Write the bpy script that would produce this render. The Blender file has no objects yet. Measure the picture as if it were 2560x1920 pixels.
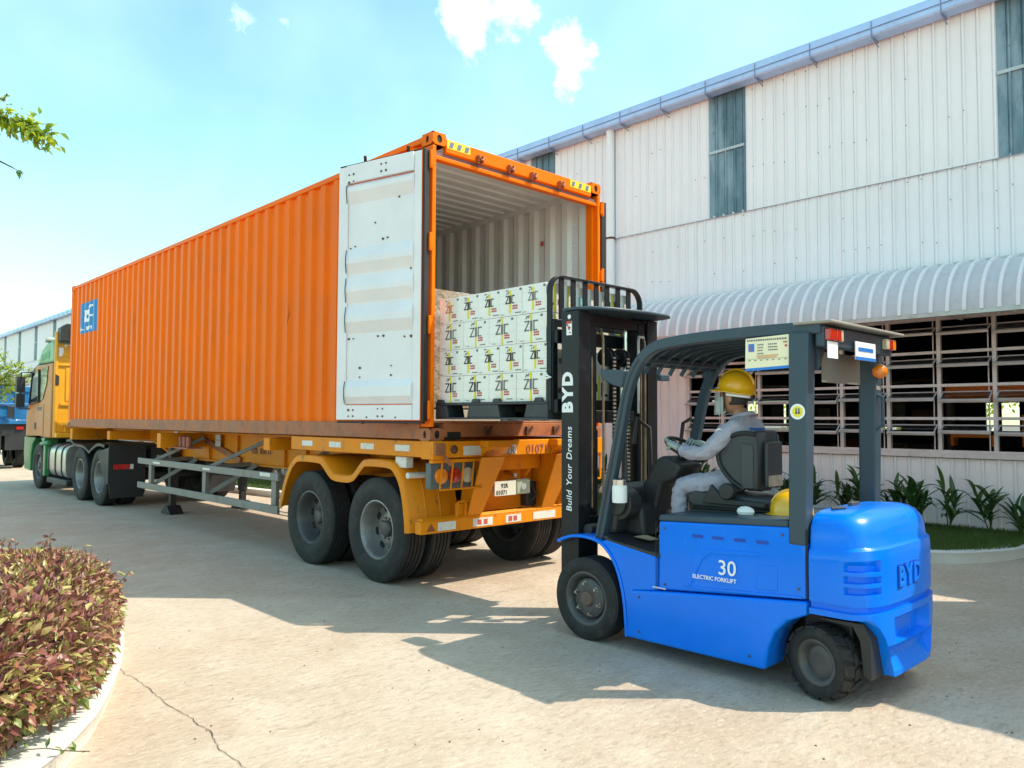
import bpy, bmesh, math, random
from mathutils import Vector, Matrix
from math import sin, cos, pi, radians as RAD
random.seed(7)
scene = bpy.context.scene
COL = scene.collection

# ------------------------------------------------------------------ camera
cam = bpy.data.cameras.new('camera'); camo = bpy.data.objects.new('camera', cam); COL.objects.link(camo)
_F = Vector((0.68900153, 0.72336616, 0.04492529)); _R = Vector((0.72396888, -0.68982129, 0.00395557)); _U = Vector((-0.03385174, -0.02979912, 0.99898252))
_m = Matrix((( _R.x, _U.x, -_F.x, -4.41054), (_R.y, _U.y, -_F.y, -5.72242), (_R.z, _U.z, -_F.z, 1.65), (0, 0, 0, 1)))
camo.matrix_world = _m
cam.sensor_width = 36; cam.lens = 27.24; cam.clip_start = .05; cam.clip_end = 2000
scene.camera = camo

# ------------------------------------------------------------------ light
SUN_EL, SKY_STR, SUN_STR, EXPO = RAD(53.5), 0.148, 2.3, 1.25
wd = bpy.data.worlds.new('World'); scene.world = wd; wd.use_nodes = True
nt = wd.node_tree; N = nt.nodes; L = nt.links; N.clear()
out = N.new('ShaderNodeOutputWorld'); bg = N.new('ShaderNodeBackground'); L.new(bg.outputs[0], out.inputs[0])
sky = N.new('ShaderNodeTexSky'); sky.sky_type = 'NISHITA'; sky.sun_disc = False
sky.sun_elevation = SUN_EL; sky.sun_rotation = RAD(135); sky.altitude = 0; sky.air_density = 1.0; sky.dust_density = 1.1; sky.ozone_density = 1.0
tint = N.new('ShaderNodeMix'); tint.data_type = 'RGBA'; tint.blend_type = 'MULTIPLY'; tint.inputs[0].default_value = 1.0
tint.inputs[7].default_value = (.90, 1.14, .88, 1)
L.new(sky.outputs[0], tint.inputs[6])
# small fair-weather clouds: noise torn patches round a few directions of the sky
geo = N.new('ShaderNodeTexCoord')
def vm(op, a, b=None):
    n = N.new('ShaderNodeVectorMath'); n.operation = op
    for i, s in enumerate((a, b)):
        if s is None: continue
        if isinstance(s, tuple): n.inputs[i].default_value = s
        else: L.new(s, n.inputs[i])
    return n
def mth(op, a, b=None, c=None):
    n = N.new('ShaderNodeMath'); n.operation = op
    for i, s in enumerate((a, b, c)):
        if s is None: continue
        if isinstance(s, (int, float)): n.inputs[i].default_value = s
        else: L.new(s, n.inputs[i])
    return n.outputs[0]
D = vm('NORMALIZE', geo.outputs['Generated']).outputs[0]
nz = N.new('ShaderNodeTexNoise'); nz.inputs['Scale'].default_value = 26; nz.inputs['Detail'].default_value = 9; nz.inputs['Roughness'].default_value = .62
L.new(D, nz.inputs['Vector'])
nzb = N.new('ShaderNodeTexNoise'); nzb.inputs['Scale'].default_value = 5; nzb.inputs['Detail'].default_value = 4
L.new(D, nzb.inputs['Vector'])
CLOUDS = [((.5761, .675, .464), .046, .95), ((.604, .645, .476), .036, .95), ((.668, .605, .432), .036, 1.0), ((.680, .616, .405), .024, .8), ((.3595, .8218, .4421), .018, .35), ((.4061, .7958, .4493), .016, .3), ((.74, .4983, .4538), .012, .35),
          ((-.4, .5, .62), .16, .9), ((-.8, -.2, .5), .2, .9), ((.2, -.8, .55), .18, .9), ((-.3, -.6, .7), .2, .9), ((.85, .1, .6), .12, .8)]
acc = None
for c, r, s in CLOUDS:
    v = Vector(c).normalized()
    dd = vm('DISTANCE', D, tuple(v)).outputs['Value']
    m1 = mth('SUBTRACT', 1.0, mth('DIVIDE', dd, r * 1.25))
    m1 = mth('MULTIPLY', mth('MAXIMUM', m1, 0.0), s)
    acc = m1 if acc is None else mth('MAXIMUM', acc, m1)
cl = mth('ADD', mth('MULTIPLY', acc, 1.15), mth('MULTIPLY', mth('SUBTRACT', nz.outputs['Fac'], .5), 2.7))
cl = mth('MULTIPLY', mth('SUBTRACT', cl, .34), .95)
cl = mth('MINIMUM', mth('MAXIMUM', cl, 0.0), 1.0)
cl = mth('MULTIPLY', cl, mth('MINIMUM', mth('MULTIPLY', acc, 6.0), 1.0))
# faint high haze over the whole sky
hz = mth('MULTIPLY', mth('MAXIMUM', mth('SUBTRACT', nzb.outputs['Fac'], .42), 0.0), .5)
mixh = N.new('ShaderNodeMix'); mixh.data_type = 'RGBA'; L.new(hz, mixh.inputs[0]); L.new(tint.outputs[2], mixh.inputs[6]); mixh.inputs[7].default_value = (4.2, 5.7, 5.7, 1)
mixc = N.new('ShaderNodeMix'); mixc.data_type = 'RGBA'; L.new(cl, mixc.inputs[0]); L.new(mixh.outputs[2], mixc.inputs[6]); mixc.inputs[7].default_value = (6.4, 6.4, 6.4, 1)
L.new(mixc.outputs[2], bg.inputs[0]); bg.inputs[1].default_value = SKY_STR
sl = bpy.data.lights.new('sun', 'SUN'); sl.energy = SUN_STR; sl.angle = RAD(.5); sl.color = (1.0, .90, .72)
so = bpy.data.objects.new('sun', sl); COL.objects.link(so)
SDIR = Vector((cos(SUN_EL) * .7071, -cos(SUN_EL) * .7071, sin(SUN_EL)))
so.rotation_euler = SDIR.to_track_quat('Z', 'Y').to_euler(); so.location = SDIR * 60
vs = scene.view_settings; vs.view_transform = 'Standard'; vs.look = 'None'; vs.exposure = EXPO; vs.gamma = 1; vs.use_curve_mapping = False

# ------------------------------------------------------------------ mesh helpers
class MB:
    def __init__(s): s.v = []; s.f = []; s.mi = []; s.m = 0
    def add(s, vs, fs, mi=None):
        o = len(s.v); s.v += [tuple(p) for p in vs]
        for f in fs: s.f.append(tuple(i + o for i in f)); s.mi.append(s.m if mi is None else mi)
        return s
    def box(s, x0, x1, y0, y1, z0, z1, mi=None):
        return s.hexa([(x0, y0, z0), (x1, y0, z0), (x1, y1, z0), (x0, y1, z0), (x0, y0, z1), (x1, y0, z1), (x1, y1, z1), (x0, y1, z1)], mi)
    def hexa(s, p, mi=None):
        return s.add(p, [(0, 3, 2, 1), (4, 5, 6, 7), (0, 1, 5, 4), (1, 2, 6, 5), (2, 3, 7, 6), (3, 0, 4, 7)], mi)
    def prism(s, poly, ax, a, b, mi=None):
        n = len(poly)
        def P(u, v, w):
            return (w, u, v) if ax == 'x' else (u, w, v) if ax == 'y' else (u, v, w)
        vs = [P(u, v, a) for u, v in poly] + [P(u, v, b) for u, v in poly]
        fs = [tuple(range(n))[::-1], tuple(range(n, 2 * n))] + [(i, (i + 1) % n, n + (i + 1) % n, n + i) for i in range(n)]
        return s.add(vs, fs, mi)
    def bar(s, p, q, w, h, up=(0, 0, 1), mi=None):
        p = Vector(p); q = Vector(q); d = (q - p).normalized(); up = Vector(up)
        sd = d.cross(up)
        if sd.length < 1e-4: sd = d.cross(Vector((1, 0, 0)))
        sd.normalize(); u = sd.cross(d)
        c = []
        for b in (p, q):
            for i, j in ((-1, -1), (1, -1), (1, 1), (-1, 1)): c.append(b + sd * (w / 2 * i) + u * (h / 2 * j))
        return s.hexa(c, mi)
    def tube(s, pts, r, n=8, mi=None, closed=False):
        pts = [Vector(p) for p in pts]; k = len(pts)
        rs = r if isinstance(r, (list, tuple)) else [r] * k
        t0 = (pts[1] - pts[0]).normalized(); a = t0.orthogonal().normalized(); vs = []
        for i, p in enumerate(pts):
            if closed: t = (pts[(i + 1) % k] - pts[i - 1]).normalized()
            else: t = (pts[min(i + 1, k - 1)] - pts[max(i - 1, 0)]).normalized()
            a = (a - t * a.dot(t)).normalized(); b = t.cross(a)
            for j in range(n):
                an = 2 * pi * j / n; vs.append(p + (a * cos(an) + b * sin(an)) * rs[i])
        fs = []
        for i in range(k if closed else k - 1):
            i2 = (i + 1) % k
            for j in range(n): fs.append((i * n + j, i * n + (j + 1) % n, i2 * n + (j + 1) % n, i2 * n + j))
        if not closed: fs += [tuple(range(n))[::-1], tuple(range((k - 1) * n, k * n))]
        return s.add(vs, fs, mi)
    def cyl(s, p, q, r, n=16, mi=None): return s.tube([p, q], r, n, mi)
    def lathe(s, prof, c=(0, 0, 0), ax='x', n=40, mi=None, cap=False):
        vs = []; k = len(prof)
        for r, a in prof:
            for j in range(n):
                an = 2 * pi * j / n; u = r * cos(an); w = r * sin(an)
                vs.append((c[0] + a, c[1] + u, c[2] + w) if ax == 'x' else (c[0] + u, c[1] + a, c[2] + w) if ax == 'y' else (c[0] + u, c[1] + w, c[2] + a))
        fs = [(i * n + j, i * n + (j + 1) % n, (i + 1) * n + (j + 1) % n, (i + 1) * n + j) for i in range(k - 1) for j in range(n)]
        if cap: fs += [tuple(range(n)), tuple(range((k - 1) * n, k * n))]
        return s.add(vs, fs, mi)
    def grid(s, rows, mi=None, close=False):
        k = len(rows[0]); vs = [p for r in rows for p in r]; fs = []
        for i in range(len(rows) - 1):
            for j in range(k if close else k - 1):
                j2 = (j + 1) % k; fs.append((i * k + j, i * k + j2, (i + 1) * k + j2, (i + 1) * k + j))
        return s.add(vs, fs, mi)
    def ball(s, c, r, n=12, m=8, mi=None):
        rx, ry, rz = (r, r, r) if isinstance(r, (int, float)) else r
        rows = [[(c[0] + rx * sin(pi * i / m) * cos(2 * pi * j / n), c[1] + ry * sin(pi * i / m) * sin(2 * pi * j / n), c[2] + rz * cos(pi * i / m)) for j in range(n)] for i in range(m + 1)]
        return s.grid(rows, mi, True)

def finish(me, mats, smooth=40, recalc=True):
    for m in (mats if isinstance(mats, (list, tuple)) else [mats]): me.materials.append(m)
    bm = bmesh.new(); bm.from_mesh(me)
    bmesh.ops.remove_doubles(bm, verts=bm.verts, dist=1e-5)
    if recalc: bmesh.ops.recalc_face_normals(bm, faces=bm.faces)
    bm.to_mesh(me); bm.free()
    if smooth:
        me.shade_smooth(); me.set_sharp_from_angle(angle=RAD(smooth))
    return me
def mesh(name, mb, mats, off=(0, 0, 0), smooth=40, recalc=True):
    me = bpy.data.meshes.new(name); o = Vector(off)
    me.from_pydata([tuple(Vector(p) - o) for p in mb.v], [], mb.f)
    me.polygons.foreach_set('material_index', mb.mi)
    return finish(me, mats, smooth, recalc)
def wloc(o):
    l = Vector((0, 0, 0))
    while o is not None: l += o.location; o = o.parent
    return l
def link(name, me, parent=None, loc=None, rot=None, scale=None):
    o = bpy.data.objects.new(name, me); COL.objects.link(o)
    if parent is not None: o.parent = parent
    if loc is not None: o.location = Vector(loc) - (wloc(parent) if parent is not None else Vector())
    if rot is not None: o.rotation_euler = rot
    if scale is not None: o.scale = scale
    return o
def obj(name, mb, mats, parent=None, bevel=0, smooth=40, loc=None, seg=2):
    """vertices in world coordinates; the object's origin sits on its parent's"""
    off = wloc(parent) if parent is not None else Vector(loc or (0, 0, 0))
    o = link(name, mesh(name, mb, mats, off, smooth), parent)
    if parent is None: o.location = off
    if bevel: bev(o, bevel, seg)
    return o
def bev(o, w, seg=2):
    b = o.modifiers.new('bevel', 'BEVEL'); b.width = w; b.segments = seg; b.limit_method = 'ANGLE'; b.angle_limit = RAD(35)
def thing(name, label, cat, loc, group=None, rot=None):
    o = bpy.data.objects.new(name, None); COL.objects.link(o); o.location = loc; o.empty_display_size = .2
    if rot: o.rotation_euler = rot
    return tag(o, label, cat, group)
def tag(o, label, cat, group=None):
    o['label'] = label; o['category'] = cat
    if group: o['group'] = group
    return o
def struct(name, mb, mats, smooth=40):
    o = obj(name, mb, mats, None, 0, smooth); o['kind'] = 'structure'; return o
def text_mb(s, size, origin, right, up, depth=.002, mb=None, offset=0, mi=None, align='LEFT', spacing=1.0, shear=0):
    cu = bpy.data.curves.new('t', 'FONT'); cu.body = s; cu.size = size; cu.extrude = depth; cu.offset = offset; cu.align_x = align; cu.space_character = spacing; cu.shear = shear; cu.resolution_u = 3
    o = bpy.data.objects.new('t', cu); COL.objects.link(o)
    dg = bpy.context.evaluated_depsgraph_get(); e = o.evaluated_get(dg); me = e.to_mesh()
    r = Vector(right).normalized(); u = Vector(up).normalized(); n = r.cross(u); og = Vector(origin)
    mb = mb or MB()
    mb.add([og + r * v.co.x + u * v.co.y + n * v.co.z for v in me.vertices], [tuple(p.vertices) for p in me.polygons], mi)
    e.to_mesh_clear(); bpy.data.objects.remove(o); bpy.data.curves.remove(cu)
    return mb

# ------------------------------------------------------------------ materials
def mat(name, col, rough=.5, metal=0, var=.10, scale=2.5, dirt=0.0, dcol=(.09, .075, .06), dscale=6, streak=1.0, bump=0, bscale=60, coat=0, spec=.5, rough_var=.1, alpha=None, emit=None, thr=.5, d2=None):
    m = bpy.data.materials.new(name); m.use_nodes = True; t = m.node_tree; n = t.nodes; l = t.links
    b = n['Principled BSDF']
    tc = n.new('ShaderNodeTexCoord')
    no = n.new('ShaderNodeTexNoise'); no.inputs['Scale'].default_value = scale; no.inputs['Detail'].default_value = 6; no.inputs['Roughness'].default_value = .6
    l.new(tc.outputs['Object'], no.inputs['Vector'])
    rp = n.new('ShaderNodeMapRange'); rp.inputs[1].default_value = .3; rp.inputs[2].default_value = .7; rp.inputs[3].default_value = 1 - var; rp.inputs[4].default_value = 1 + var
    l.new(no.outputs['Fac'], rp.inputs[0])
    mu = n.new('ShaderNodeVectorMath'); mu.operation = 'SCALE'; mu.inputs[0].default_value = col[:3]; l.new(rp.outputs[0], mu.inputs['Scale'])
    src = mu.outputs[0]
    if dirt > 0:
        mp = n.new('ShaderNodeMapping'); mp.inputs['Scale'].default_value = (1, 1, streak); l.new(tc.outputs['Object'], mp.inputs['Vector'])
        n2 = n.new('ShaderNodeTexNoise'); n2.inputs['Scale'].default_value = dscale; n2.inputs['Detail'].default_value = 9; n2.inputs['Roughness'].default_value = .68
        l.new(mp.outputs[0], n2.inputs['Vector'])
        r2 = n.new('ShaderNodeMapRange'); r2.inputs[1].default_value = thr; r2.inputs[2].default_value = thr + .22; r2.inputs[4].default_value = dirt; r2.interpolation_type = 'SMOOTHSTEP'
        l.new(n2.outputs['Fac'], r2.inputs[0])
        mx = n.new('ShaderNodeMix'); mx.data_type = 'RGBA'; l.new(r2.outputs[0], mx.inputs[0]); l.new(src, mx.inputs[6]); mx.inputs[7].default_value = (*dcol, 1)
        src = mx.outputs[2]
    if d2:   # second layer: (amount, colour, scale, streak, threshold)
        mp = n.new('ShaderNodeMapping'); mp.inputs['Scale'].default_value = (1, 1, d2[3]); mp.inputs['Location'].default_value = (7.3, 2.1, 4.4); l.new(tc.outputs['Object'], mp.inputs['Vector'])
        n2 = n.new('ShaderNodeTexNoise'); n2.inputs['Scale'].default_value = d2[2]; n2.inputs['Detail'].default_value = 10; n2.inputs['Roughness'].default_value = .72; l.new(mp.outputs[0], n2.inputs['Vector'])
        r2 = n.new('ShaderNodeMapRange'); r2.inputs[1].default_value = d2[4]; r2.inputs[2].default_value = d2[4] + .06; r2.inputs[4].default_value = d2[0]; r2.interpolation_type = 'SMOOTHSTEP'; l.new(n2.outputs['Fac'], r2.inputs[0])
        mx = n.new('ShaderNodeMix'); mx.data_type = 'RGBA'; l.new(r2.outputs[0], mx.inputs[0]); l.new(src, mx.inputs[6]); mx.inputs[7].default_value = (*d2[1], 1); src = mx.outputs[2]
    l.new(src, b.inputs['Base Color'])
    rr = n.new('ShaderNodeMapRange'); rr.inputs[1].default_value = .3; rr.inputs[2].default_value = .7; rr.inputs[3].default_value = max(rough - rough_var, .03); rr.inputs[4].default_value = min(rough + rough_var, 1)
    l.new(no.outputs['Fac'], rr.inputs[0]); l.new(rr.outputs[0], b.inputs['Roughness'])
    b.inputs['Metallic'].default_value = metal; b.inputs['Coat Weight'].default_value = coat; b.inputs['Coat Roughness'].default_value = .08; b.inputs['Specular IOR Level'].default_value = spec
    if bump:
        n3 = n.new('ShaderNodeTexNoise'); n3.inputs['Scale'].default_value = bscale; n3.inputs['Detail'].default_value = 5; l.new(tc.outputs['Object'], n3.inputs['Vector'])
        bp = n.new('ShaderNodeBump'); bp.inputs['Strength'].default_value = 1; bp.inputs['Distance'].default_value = bump; l.new(n3.outputs['Fac'], bp.inputs['Height']); l.new(bp.outputs[0], b.inputs['Normal'])
    if emit: b.inputs['Emission Color'].default_value = (*emit[:3], 1); b.inputs['Emission Strength'].default_value = emit[3]
    return m
def leaf_mat(name, cols, rough=.45, trans=.25, spec=.5):
    m = bpy.data.materials.new(name); m.use_nodes = True; t = m.node_tree; n = t.nodes; l = t.links
    b = n['Principled BSDF']; oi = n.new('ShaderNodeObjectInfo'); ge = n.new('ShaderNodeNewGeometry')
    ad = n.new('ShaderNodeMath'); ad.operation = 'ADD'; l.new(oi.outputs['Random'], ad.inputs[0]); l.new(ge.outputs['Random Per Island'], ad.inputs[1])
    fr = n.new('ShaderNodeMath'); fr.operation = 'FRACT'; l.new(ad.outputs[0], fr.inputs[0])
    cr = n.new('ShaderNodeValToRGB'); cr.color_ramp.interpolation = 'CONSTANT' if len(cols) > 3 else 'LINEAR'
    e = cr.color_ramp.elements
    while len(e) < len(cols): e.new(.5)
    for i, c in enumerate(cols): e[i].position = i / len(cols); e[i].color = (*c, 1)
    l.new(fr.outputs[0], cr.inputs[0]); l.new(cr.outputs[0], b.inputs['Base Color'])
    b.inputs['Roughness'].default_value = rough; b.inputs['Specular IOR Level'].default_value = spec
    tr = n.new('ShaderNodeBsdfTranslucent'); l.new(cr.outputs[0], tr.inputs[0])
    mx = n.new('ShaderNodeMixShader'); mx.inputs[0].default_value = trans; l.new(b.outputs[0], mx.inputs[1]); l.new(tr.outputs[0], mx.inputs[2])
    l.new(mx.outputs[0], n['Material Output'].inputs[0])
    return m
def glass_mat(name, tintc=(.55, .62, .65), refl=.12, rough=.02, gcol=(.9, .95, 1)):
    m = bpy.data.materials.new(name); m.use_nodes = True; t = m.node_tree; n = t.nodes; l = t.links
    n.remove(n['Principled BSDF'])
    tr = n.new('ShaderNodeBsdfTransparent'); tr.inputs[0].default_value = (*tintc, 1)
    gl = n.new('ShaderNodeBsdfGlossy'); gl.inputs['Roughness'].default_value = rough; gl.inputs[0].default_value = (*gcol, 1)
    fz = n.new('ShaderNodeFresnel'); fz.inputs[0].default_value = 1.5
    ad = n.new('ShaderNodeMath'); ad.operation = 'ADD'; ad.use_clamp = True; ad.inputs[1].default_value = refl; l.new(fz.outputs[0], ad.inputs[0])
    mx = n.new('ShaderNodeMixShader'); l.new(ad.outputs[0], mx.inputs[0]); l.new(tr.outputs[0], mx.inputs[1]); l.new(gl.outputs[0], mx.inputs[2])
    l.new(mx.outputs[0], n['Material Output'].inputs[0]); return m

M = {}
M['orange'] = mat('container_orange', (.95, .165, .001), .45, spec=.12, var=.10, scale=.9, dirt=.7, dcol=(.24, .06, .02), dscale=9, streak=.10, thr=.59, bump=.004, bscale=4, d2=(.8, (.10, .04, .025), 4.5, .22, .66))
M['orange_rust'] = mat('rail_orange_brown', (.40, .13, .05), .6, var=.18, dirt=.6, dcol=(.17, .075, .05), dscale=7, thr=.45, bump=.002)
M['white_in'] = mat('container_white', (.77, .75, .735), .5, var=.07, scale=1.5, dirt=.5, dcol=(.30, .29, .26), dscale=3.5, streak=.35, thr=.55)
M['door_white'] = mat('door_white', (.80, .77, .79), .42, var=.05, dirt=.55, dcol=(.30, .28, .24), dscale=7, streak=.6, thr=.63, d2=(.6, (.22, .17, .13), 7, .5, .67))
M['rubber'] = mat('black_rubber', (.018, .018, .02), .55, var=.2)
M['rust'] = mat('rust', (.12, .05, .028), .8, var=.3, scale=12)
M['red_part'] = mat('red_paint', (.36, .09, .035), .45, var=.2)
M['yellow_tr'] = mat('trailer_yellow', (.78, .245, .004), .5, spec=.25, var=.12, scale=2, dirt=.55, dcol=(.20, .10, .035), dscale=5, streak=.4, thr=.57, bump=.001, d2=(.65, (.12, .075, .05), 6, .6, .60))
M['haz_yellow'] = mat('hazard_yellow', (.85, .62, .02), .5)
M['haz_dark'] = mat('hazard_grey', (.16, .15, .24), .5)
M['refl'] = mat('reflector_white', (.72, .70, .66), .35, var=.1, dirt=.5, dcol=(.35, .3, .25), dscale=25)
M['refl_red'] = mat('reflector_red', (.55, .02, .02), .3, coat=.5)
M['tyre'] = mat('tyre_rubber', (.014, .014, .015), .72, var=.3, scale=7, dirt=.30, dcol=(.085, .075, .065), dscale=9, thr=.48, bump=.0015, bscale=80)
M['rim_dark'] = mat('rim_dark', (.085, .083, .085), .45, metal=.3, var=.2, dirt=.5, dcol=(.16, .12, .09), dscale=12)
M['rim_steel'] = mat('rim_steel', (.24, .235, .23), .38, metal=.6, var=.2, dirt=.6, dcol=(.15, .11, .08), dscale=9)
M['black'] = mat('black_void', (.008, .008, .009), .7)  # paints the darkness of holes, slots and gaps as plain black
M['grey_steel'] = mat('guard_grey', (.22, .21, .20), .5, metal=.2, var=.15, dirt=.6, dcol=(.11, .09, .07), dscale=6, thr=.5, bump=.001)
M['bolt'] = mat('bolt_steel', (.4, .38, .35), .4, metal=.8, var=.2, dirt=.5, scale=20)
M['black_plastic'] = mat('black_plastic', (.022, .023, .026), .5, var=.2, dirt=.3, dcol=(.07, .065, .06), dscale=9)
M['pallet'] = mat('pallet_plastic', (.03, .034, .042), .5, var=.2, dirt=.4, dcol=(.09, .09, .09), dscale=9)
M['plate'] = mat('number_plate', (.78, .76, .68), .4)
M['ink'] = mat('black_ink', (.02, .02, .022), .6)
M['amber'] = mat('amber_lens', (.85, .22, .01), .2, coat=.6)
M['redlens'] = mat('red_lens', (.45, .015, .01), .2, coat=.6)
M['clear'] = mat('clear_lens', (.55, .45, .32), .25, coat=.6)
M['fk_blue'] = mat('forklift_blue', (.0, .185, .88), .24, spec=.25, var=.06, scale=3, dirt=.30, dcol=(.10, .20, .48), dscale=13, thr=.62, d2=(.35, (.16, .19, .25), 20, 1, .66), coat=.15, rough_var=.06)
M['fk_dark'] = mat('forklift_slate', (.036, .062, .088), .42, spec=.4, var=.12, dirt=.35, dcol=(.11, .11, .105), dscale=8, thr=.58)
M['mast'] = mat('mast_black', (.008, .010, .014), .42, spec=.35, var=.2, dirt=.4, dcol=(.075, .065, .06), dscale=10, thr=.55)
M['mast_wear'] = mat('mast_wear', (.22, .16, .10), .45, metal=.4, var=.3, scale=9)
M['chrome'] = mat('chrome_rod', (.6, .6, .6), .18, metal=1)
M['white_print'] = mat('white_print', (.85, .86, .88), .5, var=.03)
M['seat'] = mat('seat_vinyl', (.036, .042, .050), .5, var=.2, dirt=.3, dcol=(.08, .08, .08), bump=.0015, bscale=120)
M['wall'] = mat('wall_sheet', (.90, .88, .905), .38, var=.04, scale=.8, dirt=.25, dcol=(.70, .66, .70), dscale=2.2, streak=.1, thr=.52)
M['wall_shade'] = mat('wall_sheet_low', (.92, .88, .88), .42, var=.05, scale=.8, dirt=.25, dcol=(.66, .61, .58), dscale=2.5, streak=.12, thr=.5)  # second wall colour for the shaded lower sheets, warm ground bounce put in
M['rib_white'] = mat('rib_white', (.86, .83, .84), .3, var=.04)
M['alu'] = mat('aluminium', (.50, .50, .49), .38, metal=.45, var=.1, dirt=.4, dcol=(.25, .23, .2), dscale=8)
M['win_frame'] = mat('window_frame', (.72, .65, .63), .5, metal=.1, var=.12, dirt=.4, dcol=(.2, .17, .15), dscale=8)
M['awning'] = mat('awning_sheet', (.62, .59, .62), .34, var=.05, dirt=.3, dcol=(.42, .40, .40), dscale=4, thr=.5)
M['gutter'] = mat('gutter_blue', (.42, .60, .92), .35, metal=.1, var=.1, dirt=.4, dcol=(.25, .26, .30), dscale=5)
M['skylight'] = mat('skylight_sheet', (.12, .20, .25), .14, var=.35, scale=1.2, dirt=.75, dcol=(.32, .43, .50), dscale=2.2, streak=.25, thr=.45)  # pale blue layer puts reflected sky into the sheet colour
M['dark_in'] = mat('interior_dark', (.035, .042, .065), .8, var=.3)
M['kerb'] = mat('kerb_white', (.72, .69, .66), .75, var=.08, dirt=.5, dcol=(.42, .36, .28), dscale=9, thr=.56, bump=.004, bscale=40)
M['lawn_soil'] = mat('lawn_soil', (.055, .065, .028), .95, var=.4, scale=12, bump=.01, bscale=30)
M['soil'] = mat('soil', (.10, .07, .045), .95, var=.4, scale=12, bump=.01, bscale=30)
M['skin'] = mat('skin', (.42, .21, .13), .5, var=.08)
M['cloth'] = mat('work_clothes', (.40, .395, .485), .85, var=.07, scale=5, bump=.03, bscale=11, spec=.2)
M['helmet'] = mat('helmet_yellow', (.86, .45, .008), .28, var=.03, coat=.5)
M['hair'] = mat('hair', (.012, .010, .009), .6)
M['mask'] = mat('face_mask', (.52, .60, .58), .8, var=.04)
M['glove'] = mat('glove', (.36, .43, .42), .85, var=.1)
M['cream'] = mat('cream_sign', (.86, .80, .56), .5, var=.02)
M['sign_blue'] = mat('sign_blue', (.02, .2, .68), .5)
M['logo_blue'] = mat('logo_blue', (.03, .24, .55), .5, var=.1, scale=4)
M['carton'] = mat('carton_white', (.82, .785, .745), .4, coat=.5, bump=.006, bscale=16, var=.06, scale=4, dirt=.55, dcol=(.60, .565, .46), dscale=3.5, streak=9, thr=.47)  # horizontal streak layer paints the stretch film's highlights into the colour
M['tape_y'] = mat('yellow_tape', (.80, .66, .02), .4, var=.1)
M['grey_ink'] = mat('grey_ink', (.16, .16, .16), .6)
M['red_ink'] = mat('red_ink', (.5, .09, .08), .6)
M['orange_ink'] = mat('orange_ink', (.75, .16, .05), .6)
M['teal_ink'] = mat('teal_ink', (.25, .55, .58), .6)
M['brown_wrap'] = mat('wrapped_brown', (.33, .26, .20), .16, var=.3, scale=5, coat=.7, bump=.03, bscale=14)
M['tan'] = mat('cab_tan_shaded', (.50, .18, .045), .45, var=.12, coat=.15, spec=.3)  # cab side paint with its shaded tone put into the colour
M['cab_yellow_sunlit'] = mat('cab_yellow_sunlit', (.80, .36, .015), .42, var=.08, coat=.3)  # rear wall version of the cab paint, sunlit tone put into the colour
M['cab_green'] = mat('cab_green', (.022, .20, .065), .38, var=.1, coat=.4, dirt=.2, dcol=(.15, .25, .17))
M['truck_blue'] = mat('truck_blue', (.012, .14, .36), .4, var=.12, coat=.3)
M['tank'] = mat('tank_alu', (.52, .50, .47), .32, metal=.75, var=.15, dirt=.4, dcol=(.2, .17, .13), dscale=6)
M['dark_glass'] = mat('cab_glass', (.02, .024, .026), .08, var=.2, spec=.8)
M['pane'] = glass_mat('window_pane', (.45, .52, .58), .05)
M['concrete_pale'] = mat('pale_block', (.42, .36, .30), .8, var=.15, bump=.003)
M['trunk'] = mat('bark', (.10, .075, .05), .9, var=.3, scale=10, bump=.01, bscale=25)
M['machine'] = mat('machine_orange', (1.0, .26, .0), .45, var=.1)
M['grass'] = leaf_mat('grass_blades', [(.055, .13, .02), (.08, .17, .03), (.11, .18, .04)], .6, .35)
M['strap'] = leaf_mat('strap_leaf', [(.028, .085, .022), (.04, .115, .03), (.075, .15, .04)], .35, .2)
M['bush_leaf'] = leaf_mat('bush_leaf', [(.31, .11, .085), (.36, .16, .09), (.38, .33, .10), (.20, .065, .07), (.50, .42, .16), (.34, .14, .10), (.38, .27, .11), (.24, .085, .085)], .4, .22)
M['bush_green'] = leaf_mat('bush_leaf_low', [(.20, .25, .06), (.32, .17, .08), (.30, .33, .09), (.38, .36, .12), (.22, .11, .07)], .42, .25)
M['tree_leaf'] = leaf_mat('tree_leaf', [(.34, .44, .02), (.55, .58, .03), (.20, .30, .04)], .4, .6)
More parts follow.
